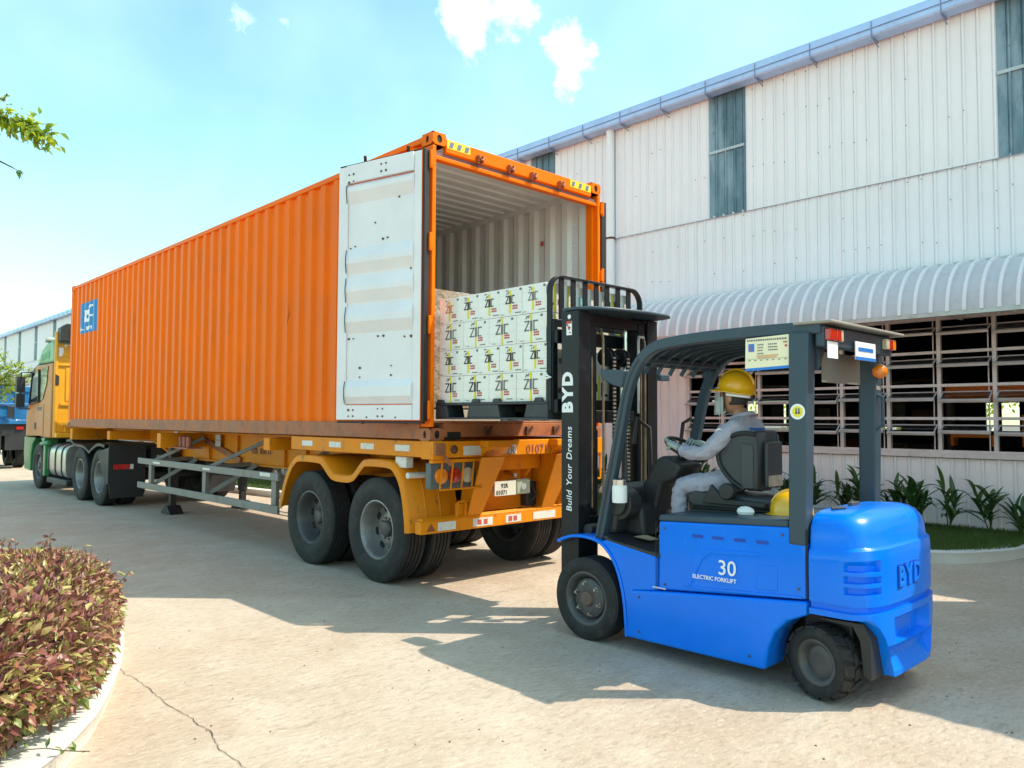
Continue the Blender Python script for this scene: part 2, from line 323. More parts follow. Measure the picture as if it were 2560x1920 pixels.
# ------------------------------------------------------------------ ground
def ground_mat():
    m = bpy.data.materials.new('concrete_yard'); m.use_nodes = True; t = m.node_tree; n = t.nodes; l = t.links; b = n['Principled BSDF']
    tc = n.new('ShaderNodeTexCoord')
    def noise(s, d=6, r=.6, sc=(1, 1, 1), rot=0):
        mp = n.new('ShaderNodeMapping'); mp.inputs['Scale'].default_value = sc; mp.inputs['Rotation'].default_value = (0, 0, rot); l.new(tc.outputs['Object'], mp.inputs['Vector'])
        q = n.new('ShaderNodeTexNoise'); q.inputs['Scale'].default_value = s; q.inputs['Detail'].default_value = d; q.inputs['Roughness'].default_value = r; l.new(mp.outputs[0], q.inputs['Vector']); return q.outputs['Fac']
    def ramp(s, a, c, x, y):
        r = n.new('ShaderNodeMapRange'); r.inputs[1].default_value = a; r.inputs[2].default_value = c; r.inputs[3].default_value = x; r.inputs[4].default_value = y; r.interpolation_type = 'SMOOTHSTEP'; l.new(s, r.inputs[0]); return r.outputs[0]
    def mix(f, a, c):
        x = n.new('ShaderNodeMix'); x.data_type = 'RGBA'; l.new(f, x.inputs[0])
        for i, s in ((6, a), (7, c)):
            if isinstance(s, tuple): x.inputs[i].default_value = (*s, 1)
            else: l.new(s, x.inputs[i])
        return x.outputs[2]
    c = mix(ramp(noise(.45, 5), .35, .68, 0, 1), (.47, .36, .28), (.53, .445, .37))
    c = mix(ramp(noise(2.2, 8, .65), .42, .70, 0, .65), c, (.60, .50, .42))          # pale scuffs
    c = mix(ramp(noise(1.1, 8, .7, (1, 4.5, 1), RAD(44)), .54, .76, 0, .55), c, (.22, .185, .145))  # dragged tyre dirt
    c = mix(ramp(noise(9, 8, .7, (1, 3.2, 1), RAD(40)), .60, .74, 0, .55), c, (.56, .52, .44))  # scratches
    c = mix(ramp(noise(3.3, 10, .75), .62, .80, 0, .6), c, (.17, .145, .12))            # oil spots
    c = mix(ramp(noise(13, 6, .7, (1, 2.2, 1), RAD(44)), .48, .68, 0, .55), c, (.30, .225, .17))  # mottling
    c = mix(ramp(noise(17, 6, .7, (1, 2.0, 1), RAD(50)), .52, .70, 0, .6), c, (.70, .61, .50))
    c = mix(ramp(noise(60, 4, .7), .60, .75, 0, .35), c, (.23, .2, .17))            # grains
    l.new(c, b.inputs['Base Color']); b.inputs['Roughness'].default_value = .82; b.inputs['Specular IOR Level'].default_value = .3
    ad = n.new('ShaderNodeMath'); ad.operation = 'MULTIPLY_ADD'; l.new(noise(26, 9, .75), ad.inputs[0]); ad.inputs[1].default_value = .6; l.new(noise(4, 6, .6, (1, 3, 1), RAD(40)), ad.inputs[2])
    bp = n.new('ShaderNodeBump'); bp.inputs['Distance'].default_value = .020; bp.inputs['Strength'].default_value = .8; l.new(ad.outputs[0], bp.inputs['Height']); l.new(bp.outputs[0], b.inputs['Normal'])
    return m
M['ground'] = ground_mat()
g = MB(); R0 = 260
g.grid([[(x, y, 0) for x in (-R0, -40, -12, 0, 12, 40, R0)] for y in (-R0, -40, -12, 0, 12, 40, R0)])
ground = struct('ground', g, M['ground'])

def ribbon(pts, w, z):
    mb = MB(); rows = []
    for i, (x, y, ww) in enumerate(pts):
        a = Vector(pts[min(i + 1, len(pts) - 1)][:2]) - Vector(pts[max(i - 1, 0)][:2]); a.normalize(); s = Vector((-a.y, a.x)) * w * ww
        rows.append([(x + s.x, y + s.y, z), (x - s.x, y - s.y, z)])
    return mb.grid(rows)
pts = []; x0, y0, x1, y1 = -2.70, -.22, -2.76, -2.35; off = 0; nC = 60; rc = random.Random(3)
for i in range(nC + 1):
    f = i / nC; off = off * .82 + rc.uniform(-.012, .012) + (.008 if 30 < i < 40 else 0)
    pts.append((x0 + (x1 - x0) * f + off, y0 + (y1 - y0) * f, rc.uniform(.5, 1.3) * (1.5 if 34 < i < 44 else 1)))
obj('crack', ribbon(pts, .0019, .004), mat('crack_dirt', (.13, .095, .07), .9), ground)
# scattered grit and dead leaves on the yard
gr = MB(); rg = random.Random(11)
for i in range(260):
    d = rg.uniform(2.5, 11); lt = rg.uniform(-.6, .7) * d
    p = Vector((-4.41, -5.72, 0)) + Vector((.69, .724, 0)) * d + Vector((.724, -.69, 0)) * lt
    if p.x > 3 : continue
    r = rg.uniform(.003, .010); a = rg.uniform(0, 6.3)
    gr.add([(p.x + r * cos(a), p.y + r * sin(a), .001), (p.x + r * cos(a + 2.1), p.y + r * sin(a + 2.1), .001), (p.x + r * cos(a + 4.2), p.y + r * sin(a + 4.2), .001), (p.x, p.y, r * .9)], [(0, 1, 3), (1, 2, 3), (2, 0, 3)])
o = obj('grit', gr, mat('grit', (.16, .12, .09), .9, var=.5, scale=8)); o['kind'] = 'stuff'

# ------------------------------------------------------------------ lawn strip beside the warehouse
def kerb_strip(edge, w, h, close_in=.03):
    mb = MB(); rows = []
    for i, p in enumerate(edge):
        a = Vector(edge[min(i + 1, len(edge) - 1)]) - Vector(edge[max(i - 1, 0)]); a.normalize(); nrm = Vector((a.y, -a.x))
        o = Vector(p); q = o + nrm * w
        rows.append([(o.x, o.y, 0), (o.x + nrm.x * .012, o.y + nrm.y * .012, h - .02), (o.x + nrm.x * .03, o.y + nrm.y * .03, h), (q.x - nrm.x * .02, q.y - nrm.y * .02, h), (q.x, q.y, h - .02), (q.x, q.y, 0)])
    mb.grid(rows); n = len(rows[0])
    mb.add(rows[0], [tuple(range(n))]); mb.add(rows[-1], [tuple(range(n))])
    return mb
def smooth(pts, k=6):
    r = []
    for i in range(len(pts) - 1):
        p0, p1, p2, p3 = [Vector(pts[max(0, min(len(pts) - 1, j))]) for j in (i - 1, i, i + 1, i + 2)]
        for j in range(k):
            t = j / k; r.append(tuple(.5 * ((2 * p1) + (p2 - p0) * t + (2 * p0 - 5 * p1 + 4 * p2 - p3) * t * t + (3 * p1 - p0 - 3 * p2 + p3) * t ** 3)))
    return r + [tuple(pts[-1])]
ledge = smooth([(3.0, 64), (2.95, 30), (2.95, 16), (2.95, 12), (3.15, 9.5), (3.6, 6.5), (4.1, 3), (4.5, .3), (4.8, -1.3), (5.1, -2.15), (5.5, -2.72), (6.1, -3.05), (6.9, -3.2), (7.97, -3.25)])
struct('kerb', kerb_strip([p for p in ledge], -.17, .13), M['kerb'])
inner = [Vector(p) for p in ledge]
soilmb = MB(); row1, row2 = [], []
for i, p in enumerate(inner):
    a = inner[min(i + 1, len(inner) - 1)] - inner[max(i - 1, 0)]; a.normalize(); nr = Vector((-a.y, a.x)) * .10
    q = p + nr; row1.append((q.x, q.y, .10)); row2.append((7.99, max(q.y, -3.2), .13))
soilmb.grid([row1, row2]); struct('lawn_soil', soilmb, M['lawn_soil'])
def in_lawn(x, y):
    # x beyond the kerb line at that y
    for i in range(len(inner) - 1):
        a, b = inner[i], inner[i + 1]
        if (a.y - y) * (b.y - y) <= 0 and a.y != b.y:
            return x > a.x + (b.x - a.x) * (y - a.y) / (b.y - a.y) + .2
    return False
gm = MB(); rg = random.Random(5); cnt = 0
while cnt < 60000:
    y = -3.1 + 17 * rg.random() ** 1.6; x = rg.uniform(3.1, 7.95)
    if not in_lawn(x, y): continue
    cnt += 1; h = rg.uniform(.035, .08); a = rg.uniform(0, 6.3); w = rg.uniform(.004, .008); lx, ly = rg.uniform(-.03, .03), rg.uniform(-.03, .03)
    gm.add([(x - w * cos(a), y - w * sin(a), .115), (x + w * cos(a), y + w * sin(a), .115), (x + lx, y + ly, .115 + h)], [(0, 1, 2)])
o = obj('grass', gm, M['grass'], None, 0, 0); o['kind'] = 'stuff'

# ------------------------------------------------------------------ warehouse
WX, EAVE, LAP, SILL, HEAD = 8.0, 7.86, 5.35, 1.17, 3.16
wh = thing('warehouse', 'long white metal clad warehouse with curved awning and open louvre windows', 'warehouse', (WX, 10, 0))
RIB, SHW = .197, .985
def sheet_mesh(h, w=SHW, nr=5, depth=.030, shift=0.0):
    """one ribbed cladding sheet, local: y 0..w, z 0..h, front face towards -x"""
    prof = []
    for k in range(nr):
        y = k * w / nr
        prof += [(y, 0), (y + .012, -depth), (y + .034, -depth), (y + .046, 0), (y + .050, .014), (y + .058, .014), (y + .062, 0), (y + .115, -.003), (y + .122, -.003)]
    prof += [(w, 0)]
    mb = MB(); n = 3 if h > 2 else 2
    rows = [[(x + shift, y, h * i / (n - 1)) for y, x in prof] for i in range(n)]
    return mb.grid(rows)
up_me = mesh('wall_sheet_upper', sheet_mesh(EAVE - LAP - .01), M['wall'], smooth=25)
mid_me = mesh('wall_sheet_middle', sheet_mesh(LAP + .04 - 3.16, shift=.006), M['wall'], smooth=25)
full_me = mesh('wall_sheet_lower', sheet_mesh(3.16 - .1, shift=.006), M['wall_shade'], smooth=25)
low_me = mesh('wall_sheet_sill', sheet_mesh(SILL - .07 - .1, shift=.006), M['wall_shade'], smooth=25)
sky_me = mesh('skylight', sheet_mesh(EAVE - LAP - .01, w=.74, nr=4), M['skylight'], smooth=25)
Y0 = -16.75 + .985 * 0
ysheets = []
# skylight bays every 4.925 m (0.74 m wide); sheets fill the rest of each bay
k = -3
y = 2.02 - .74 - 4.665 * 4
rw = random.Random(2)
for b in range(18):
    yb = 1.28 + 4.665 * (b - 4)
    sk_ = link('skylight', sky_me, wh, (WX, yb, LAP))
    mb = MB(); mb.box(WX - .034, WX - .031, yb + .01, yb + .73, LAP + 1.19, LAP + 1.24); obj('skylight_joint', mb, mat('skylight_joint', (.45, .52, .56), .4, dirt=.6, dcol=(.2, .26, .3), dscale=9) if b == 0 else bpy.data.materials['skylight_joint'], sk_)
    w_rest = 4.665 - .74; sc = w_rest / 4 / SHW
    for j in range(4):
        o = link('wall_sheet', up_me, wh, (WX + rw.uniform(0, .003), yb + .74 + j * w_rest / 4, LAP), scale=(1, sc, 1))
WIN0, WIN1, BAY = 2.51, -8.29, .72
y = -17.4
while y < 66:
    link('wall_sheet', mid_me, wh, (WX + rw.uniform(0, .003), y, 3.16))
    y += SHW
y = WIN0 + .03
while y < 66:
    link('wall_sheet', full_me, wh, (WX + rw.uniform(0, .003), y, .1)); y += SHW
y = WIN0 + .03 - SHW
while y > -17:
    if y + .3 > WIN1: link('wall_sheet', low_me, wh, (WX + rw.uniform(0, .003), y, .1))
    else: link('wall_sheet', full_me, wh, (WX + rw.uniform(0, .003), y, .1))
    y -= SHW
# plinth, roof, end walls, far wall with openings, dark inner lining
mb = MB(); mb.box(WX + .01, WX + .2, -17, 66, 0, .14); obj('plinth', mb, M['concrete_pale'], wh)
mb = MB()
for xa, za, xb, zb_ in ((7.73, 7.80, 17, 9.6), (17, 9.6, 26.3, 7.9)):
    mb.hexa([(xa, -17.2, za), (xb, -17.2, zb_), (xb, 66.2, zb_), (xa, 66.2, za), (xa, -17.2, za + .06), (xb, -17.2, zb_ + .06), (xb, 66.2, zb_ + .06), (xa, 66.2, za + .06)])
obj('roof', mb, M['gutter'], wh)
for nm, yy in (('end_wall', -17.1), ('end_wall', 66.0)):
    mb = MB(); mb.prism([(8.06, 0), (26, 0), (26, 7.9), (17, 9.55), (8.06, 7.9)], 'y', yy, yy + .1); obj(nm, mb, M['wall'], wh)
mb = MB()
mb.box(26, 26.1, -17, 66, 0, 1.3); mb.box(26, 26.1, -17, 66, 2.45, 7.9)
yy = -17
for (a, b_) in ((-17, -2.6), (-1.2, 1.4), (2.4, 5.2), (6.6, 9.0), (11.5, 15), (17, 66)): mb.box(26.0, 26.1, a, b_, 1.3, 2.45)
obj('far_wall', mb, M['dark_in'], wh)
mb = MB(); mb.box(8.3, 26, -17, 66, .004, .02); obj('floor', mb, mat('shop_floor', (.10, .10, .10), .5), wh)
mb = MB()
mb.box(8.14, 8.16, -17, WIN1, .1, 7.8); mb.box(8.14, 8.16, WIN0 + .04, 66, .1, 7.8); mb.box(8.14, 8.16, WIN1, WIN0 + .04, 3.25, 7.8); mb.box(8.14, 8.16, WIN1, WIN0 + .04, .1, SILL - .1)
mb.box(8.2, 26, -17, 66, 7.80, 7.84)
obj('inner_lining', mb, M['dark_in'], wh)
# eaves gutter with sleeves every sheet width
mb = MB()
prof = [(7.96, 7.79), (7.96, 7.62), (7.92, 7.585), (7.72, 7.60), (7.70, 7.63), (7.70, 7.695), (7.69, 7.70), (7.69, 7.725), (7.70, 7.73), (7.70, 7.815), (7.715, 7.82), (7.72, 7.66), (7.92, 7.64)]
mb.prism(prof, 'y', -17, 66); obj('gutter', mb, M['gutter'], wh, smooth=30)
mb = MB(); mb.box(7.6885, 7.6895, -17, 66, 7.704, 7.718); obj('gutter_seam', mb, mat('gutter_seam', (.10, .12, .22), .6), wh)
jm = MB(); jm.box(-.013, .29, -.009, .009, -.012, .0); jm.box(-.012, -.004, -.007, .007, -.012, .245); jm.bar((.03, 0, -.01), (.29, 0, -.08), .012, .012)
jme = mesh('gutter_bracket', jm, mat('bracket', (.22, .27, .42), .5))
for i in range(-17, 60): link('gutter_bracket', jme, wh, (7.70, -.06 + .985 * i, 7.582))
# lap flashing line and fixing screws
mb = MB(); mb.box(7.964, 7.969, -17, 66, LAP - .012, LAP + .002)
obj('lap_joint', mb, mat('lap', (.33, .32, .34), .6), wh)
sc_ = MB(); rs = random.Random(8)
for zz in (3.9, 4.32, 4.9, 5.3, 6.1, 6.9, 7.5):
    for i in range(-18, 40):
        if rs.random() < .38:
            zq = zz + rs.uniform(-.05, .05); sc_.box(7.955, 7.975, i * RIB - .06, i * RIB - .050, zq, zq + .010)
o = obj('screws', sc_, M['rust'], wh); o['kind'] = 'stuff'
# downpipe
mb = MB(); mb.cyl((7.90, 4.29, .1), (7.90, 4.29, 7.60), .085, 16); dp = obj('downpipe', mb, M['wall'], wh)
mb = MB(); mb.lathe([(.09, -.02), (.096, -.02), (.096, .02), (.09, .02)], (7.90, 4.29, 5.35), 'z', 16); obj('pipe_clip', mb, M['rust'], dp)
# awning: curved translucent sheet with ribs
AY0, AY1 = -9.0, 3.72
def aw(t): a = t * pi / 2 * 1.02; return (7.95 - .95 * sin(a), 3.14 + .76 * cos(a))
mb = MB(); rows = []
ys = [AY0 + (AY1 - AY0) * i / 62 for i in range(63)]
for t in range(13): x, z = aw(t / 12); rows.append([(x, yy, z + (.0)) for yy in ys])
mb.grid(rows); rows = []
for t in range(13): x, z = aw(t / 12); rows.append([(x + .012, yy, z - .012) for yy in ys])
mb.grid(rows)
awn = obj('awning', mb, M['awning'], wh, smooth=60)
rb = MB(); pr = []
for t in range(15):
    x, z = aw(t / 14); pr.append((x - 7.95, z - 3.14))
rows = []
for i, (x, z) in enumerate(pr):
    a = pr[min(i + 1, 14)]; b_ = pr[max(i - 1, 0)]; tx, tz = a[0] - b_[0], a[1] - b_[1]; ln = math.hypot(tx, tz); nx, nz_ = tz / ln, -tx / ln
    if nx > 0: nx, nz_ = -nx, -nz_
    rows.append([(x, -.026, z), (x + nx * .035, -.022, z + nz_ * .035), (x + nx * .035, .022, z + nz_ * .035), (x, .026, z)])
rb.grid(rows)
rme = mesh('awning_rib', rb, M['rib_white'], smooth=40)
i = 0
yy = AY1 - .02
while yy > AY0:
    link('awning_rib', rme, awn, (7.95, yy, 3.14)); yy -= .2052
mb = MB(); mb.box(6.985, 7.03, AY0, AY1, 3.06, 3.13); obj('awning_edge', mb, M['alu'], awn, .004)
mb = MB(); mb.box(7.93, 7.97, AY0, AY1, 3.88, 3.95); obj('awning_flashing', mb, M['alu'], awn, .004)
mb = MB()
yy = AY1 - .1
while yy > AY0: mb.bar((7.97, yy, 3.12), (7.03, yy, 3.10), .03, .04); yy -= 1.44
mb.box(7.05, 7.96, AY1 - .02, AY1, 3.1, 3.13)
mb and obj('awning_bracket', mb, M['win_frame'], awn)
# windows: eight-plus bays of top-hung tilted sashes
mb = MB(); mb.box(7.95, 8.13, WIN1, WIN0 + .05, SILL - .06, SILL + .02); mb.box(7.985, 8.12, WIN1, WIN0 + .05, HEAD, HEAD + .1); obj('window_sill', mb, M['win_frame'], wh, .004)
RAILS = (1.21, 1.68, 2.165, 2.655, 3.12)
fr = MB()
fr.box(0, .07, -.027, .027, SILL + .02, HEAD)
for z in RAILS[1:-1]: fr.box(.005, .065, .027, BAY - .027, z - .021, z + .021)
fr.box(.005, .065, .027, BAY - .027, SILL + .02, SILL + .05); fr.box(.005, .065, .027, BAY - .027, HEAD - .03, HEAD)
fr.box(.05, .058, .08, .095, SILL + .05, HEAD - .03)
fme = mesh('window', fr, M['win_frame'], smooth=30)
sf = MB(); w2 = BAY - .075; hh = .40; dx, dz = -.20, -.125   # sash runs from its hinge out and down
ln = math.hypot(dx, dz); ux, uz = dx / ln, dz / ln
def sp(y, s, t): return (ux * s - uz * t, y, uz * s + ux * t)
def sbar(y0, y1, s0, s1, t0, t1): sf.hexa([sp(y0, s0, t0), sp(y1, s0, t0), sp(y1, s1, t0), sp(y0, s1, t0), sp(y0, s0, t1), sp(y1, s0, t1), sp(y1, s1, t1), sp(y0, s1, t1)])
s0_, s1_ = -.01, .235
sbar(-.012, w2 + .012, s1_ - .04, s1_, -.020, .016); sbar(0, w2, s0_, s0_ + .015, -.008, .008); sbar(0, .013, s0_ + .015, s1_ - .035, -.008, .008); sbar(w2 - .013, w2, s0_ + .015, s1_ - .035, -.008, .008)
sme = mesh('sash', sf, M['win_frame'], smooth=30)
pm = MB(); pm.add([sp(.013, s0_ + .015, 0), sp(w2 - .013, s0_ + .015, 0), sp(w2 - .013, s1_ - .035, 0), sp(.013, s1_ - .035, 0)], [(0, 1, 2, 3)])
pme = mesh('pane', pm, M['pane'], smooth=0)
fpm = MB(); fpm.add([(.035, .03, 0), (.035, BAY - .03, 0), (.035, BAY - .03, .20), (.035, .03, .20)], [(0, 1, 2, 3)])
fpme = mesh('fixed_pane', fpm, M['pane'], smooth=0)
rp = random.Random(4)
nb = int(round((WIN0 - WIN1) / BAY))
for i in range(nb):
    yb = WIN0 - (i + 1) * BAY
    w = link('window', fme, wh, (7.99, yb, 0))
    for z in RAILS[1:]:
        rot = (0, rp.uniform(-.12, .12), 0)
        zz = z - .10
        link('sash', sme, w, (8.02, yb + .037, zz), rot); link('pane', pme, w, (8.02, yb + .037, zz), rot)
mb = MB(); mb.box(7.99, 8.06, WIN0 - .027, WIN0 + .045, SILL, HEAD); obj('window_frame', mb, M['win_frame'], wh)
# orange machine and racks inside
mc = thing('workshop_machine', 'tall orange framed machine standing inside behind the louvre windows', 'machine', (11.5, -1.9, 0))
mb = MB(); mb.box(11, 12, -3.4, -.95, 1.98, 2.3); obj('top_beam', mb, M['machine'], mc, .02)
mb = MB()
for yy in (-3.2, -2.55, -1.75, -1.0): mb.box(11.05, 11.25, yy - .04, yy + .04, 0, 1.98)
obj('upright', mb, M['black_plastic'], mc)
mb = MB(); mb.box(10.95, 11.2, -1.75, -1.05, 1.35, 1.40); mb.box(10.95, 11.2, -1.75, -1.70, 1.2, 1.35); mb.box(10.95, 11.2, -1.1, -1.05, 1.2, 1.35); mb.box(11.2, 11.3, -2.2, -2.1, 1.2, 1.75); obj('control_panel', mb, M['machine'], mc)
mb = MB(); mb.bar((10.6, -2.9, .6), (10.9, -3.5, 1.6), .16, .2); obj('jib', mb, M['machine'], mc)
rk = thing('storage_rack', 'dark storage rack with stacked crates seen through the louvre windows', 'rack', (14, 2.5, 0))
mb = MB()
for yy in (0, 1.6, 3.2, 4.8): mb.box(13.6, 13.7, yy, yy + .08, 0, 3.2)
for z in (.7, 1.5, 2.5): mb.box(13.6, 14.4, 0, 4.88, z, z + .06)
obj('frame', mb, M['black_plastic'], rk)
rr = random.Random(9); crm = [mat('crate_dark', (.022, .022, .03), .6, var=.4), mat('crate_brown', (.06, .03, .02), .6), mat('crate_red', (.16, .02, .02), .6)]
for z in (.76, 1.56):
    yy = .15
    while yy < 4.5:
        wv = rr.uniform(.3, .7); mb = MB(); mb.box(13.65, 14.3, yy, yy + wv, z, z + rr.uniform(.25, .6)); obj('crate', mb, crm[rr.choice((0, 0, 1, 1, 2))], rk); yy += wv + rr.uniform(.05, .4)
# ------------------------------------------------------------------ shipping container
ZB, CW, CL, CH = 1.453, 2.438, 12.192, 2.896
ZT = ZB + CH; FL = ZB + .165
ct = thing('shipping_container', 'forty foot orange shipping container with its white door swung open on a trailer', 'container', (CW / 2, CL / 2, ZB))
PITCH = .278
def corr(y):
    """outward depth of the corrugated side at y: 0 = outer flat, .036 = inner flat"""
    t = ((y - .05) / PITCH) % 1.0
    if t < .32: return 0.0
    if t < .5: return (t - .32) / .18 * .036
    if t < .82: return .036
    return (1 - t) / .18 * .036
def side(x0, sgn):
    mb = MB(); ys = [.16]
    k = 0
    while True:
        for t in (0, .32, .5, .82):
            y = .05 + (k + t) * PITCH
            if .16 < y < CL - .16: ys.append(y)
        k += 1
        if .05 + k * PITCH > CL - .16: break
    ys.append(CL - .16)
    rows = [[(x0 + sgn * corr(y), y, z) for y in ys] for z in (ZB + .155, ZB + 1.0, ZB + 1.9, ZT - .06)]
    mb.grid(rows, 0)
    rows = [[(x0 + sgn * (corr(y) + .005), y, z) for y in ys] for z in (ZB + .155, ZB + 1.0, ZB + 1.9, ZT - .06)]
    mb.grid(rows, 1); return mb
obj('side_panel', side(.012, 1), [M['orange'], M['white_in']], ct, smooth=20)
right_panel = obj('side_panel', side(CW - .012, -1), [M['orange'], M['white_in']], ct, smooth=20)
mb = MB(); rows = []; ys = []
y = .12
while y < CL - .1: ys += [(y, 0), (y + .085, 0), (y + .105, .02), (y + .189, .02)]; y += .209
for dz_, mi in ((0, 0), (-.004, 1)):
    mb.grid([[(x, yy, ZT - .035 + d + dz_) for yy, d in ys] for x in (.05, CW - .05)], mi)
obj('roof_panel', mb, [M['orange'], M['white_in']], ct, smooth=20)
mb = MB(); mb.box(.05, CW - .05, .06, CL - .05, FL - .03, FL); obj('floor', mb, mat('floor_ply', (.16, .10, .06), .7, var=.3, scale=6), ct)
mb = MB(); mb.box(.06, CW - .06, CL - .06, CL - .02, FL, ZT - .05, 0); obj('front_wall', mb, M['white_in'], ct)
for x0, x1 in ((0.0, .05), (CW - .05, CW)):
    mb = MB(); mb.box(x0, x1, .17, CL - .17, ZB, ZB + .155); mb.box(x0 + .0, x1, .17, CL - .17, ZB + .155, ZB + .162); obj('bottom_rail', mb, M['orange_rust'], ct, .006)
    mb = MB(); mb.box(x0 - 0, x1 + 0, .17, CL - .17, ZT - .065, ZT - .005); obj('top_rail', mb, M['orange'], ct, .008)
for x0, x1 in ((0.0, .042), (CW - .042, CW)):
    mb = MB(); mb.box(x0, x1, .0, .155, ZB + .117, ZT - .117)
    xi = .075 if x0 == 0 else CW - .075
    mb.box(min(x1, xi) if x0 == 0 else xi, xi if x0 == 0 else x0, .06, .155, ZB + .16, ZT - .2)
    obj('corner_post', mb, M['orange'], ct, .006)
    mb = MB(); mb.box(x0, x0 + .06 if x0 == 0 else x1, CL - .15, CL, ZB + .117, ZT - .117); obj('corner_post', mb, M['orange'], ct, .006)
def casting(xa, xb, ya, yb, za, zb_):
    """corner casting with oval openings in its end and side faces"""
    mb = MB(); mb.box(xa + .012, xb - .012, ya + .012, yb - .012, za, zb_)
    def face(o, u, v, n, hw, hh):
        o = Vector(o); u = Vector(u); v = Vector(v); n = Vector(n); K = 16; ring = []; rim = []; back = []
        for i in range(K):
            a = 2 * pi * (i + .5) / K; c, s = cos(a), sin(a)
            m = max(abs(c), abs(s)); rim.append(o + u * (.5 + .5 * c / m) + v * (.5 + .5 * s / m))
            p = o + u * .5 + v * .5 + u.normalized() * (hw * c) + v.normalized() * (hh * s); ring.append(p); back.append(p - n * .011)
        mb.add(rim + ring, [(i, (i + 1) % K, K + (i + 1) % K, K + i) for i in range(K)], 0)
        mb.add(ring + back, [(i, (i + 1) % K, K + (i + 1) % K, K + i) for i in range(K)], 0)
        mb.add(back, [tuple(range(K))], 1)  # black back paints the dark inside of the opening
    h = zb_ - za
    face((xa, ya, za), (xb - xa, 0, 0), (0, 0, h), (0, -1, 0), .032, .04); face((xa, yb, za), (xb - xa, 0, 0), (0, 0, h), (0, 1, 0), .032, .04)
    face((xa, ya, za), (0, yb - ya, 0), (0, 0, h), (-1, 0, 0), .025, .036); face((xb, ya, za), (0, yb - ya, 0), (0, 0, h), (1, 0, 0), .025, .036)
    mb.add([(xa, ya, za), (xb, ya, za), (xb, yb, za), (xa, yb, za), (xa, ya, zb_), (xb, ya, zb_), (xb, yb, zb_), (xa, yb, zb_)], [(0, 1, 2, 3), (4, 5, 6, 7)], 0)
    return mb
for z, mt in ((ZB - .012, 'orange_rust'), (ZT - .107, 'orange')):
    for xa in (-.003, CW - .159):
        for ya in (-.003, CL - .175):
            obj('corner_casting', casting(xa, xa + .162, ya, ya + .178, z, z + .118), [M[mt], M['black']], ct, 0, 25)
# rear header with hazard stickers and lock keepers
mb = MB()
mb.prism([(.0, ZT - .03), (.0, ZT - .155), (.02, ZT - .165), (.05, ZT - .165), (.05, ZT - .02), (.02, ZT - .02)], 'x', .16, CW - .16)
hd = obj('door_header', mb, M['orange'], ct, .004)
mb = MB(); mb.box(.042, CW - .042, .03, .10, ZT - .20, ZT - .168); obj('header_channel', mb, mat('channel', (.20, .10, .09), .6), hd)
mb = MB(); mb.box(.042, CW - .042, .012, .09, ZT - .245, ZT - .205); obj('header_lip', mb, M['orange'], hd, .006)
for xs in ((.17, .46), (CW - .52, CW - .17)):
    mb = MB(); mb.box(xs[0], xs[1], -.003, -.001, ZT - .115, ZT - .035); obj('hazard_sticker', mb, M['haz_yellow'], hd)
    mb = MB(); w = (xs[1] - xs[0]) / 3
    for k in range(3):
        xx = xs[0] + .02 + k * w; mb.prism([(xx, ZT - .103), (xx + .045, ZT - .103), (xx + .065, ZT - .048), (xx + .02, ZT - .048)], 'y', -.006, -.0045)
    obj('hazard_stripe', mb, M['haz_dark'], hd)
for xx in (.57, .99, 1.32, 1.75):
    mb = MB(); mb.box(xx - .035, xx - .018, -.05, .0, ZT - .165, ZT - .10); mb.box(xx + .018, xx + .035, -.05, .0, ZT - .165, ZT - .10); mb.box(xx - .035, xx + .035, -.02, .0, ZT - .178, ZT - .165)
    mb.tube([(xx - .03, -.05, ZT - .12), (xx, -.055, ZT - .155), (xx + .03, -.05, ZT - .12)], .009, 6)
    obj('lock_keeper', mb, M['red_part'], hd, .003)
mb = MB(); mb.box(.16, CW - .16, .0, .10, ZB + .02, ZB + .155); mb.box(.05, CW - .05, .0, .06, ZB + .157, ZB + .175); si = obj('door_sill', mb, M['orange_rust'], ct, .005)
for xx in (.7, 1.27, 1.68, 2.1):
    mb = MB(); mb.box(xx - .04, xx - .02, -.03, 0, ZB + .03, ZB + .12); mb.bar((xx - .01, -.02, ZB + .04), (xx + .05, -.02, ZB + .12), .025, .02, (0, 1, 0)); obj('lock_keeper', mb, M['rust'], si, .002)
mb = MB(); mb.box(.2, .36, -.004, .02, ZB + .0, ZB + .07); obj('fork_slot', mb, M['black'], si)
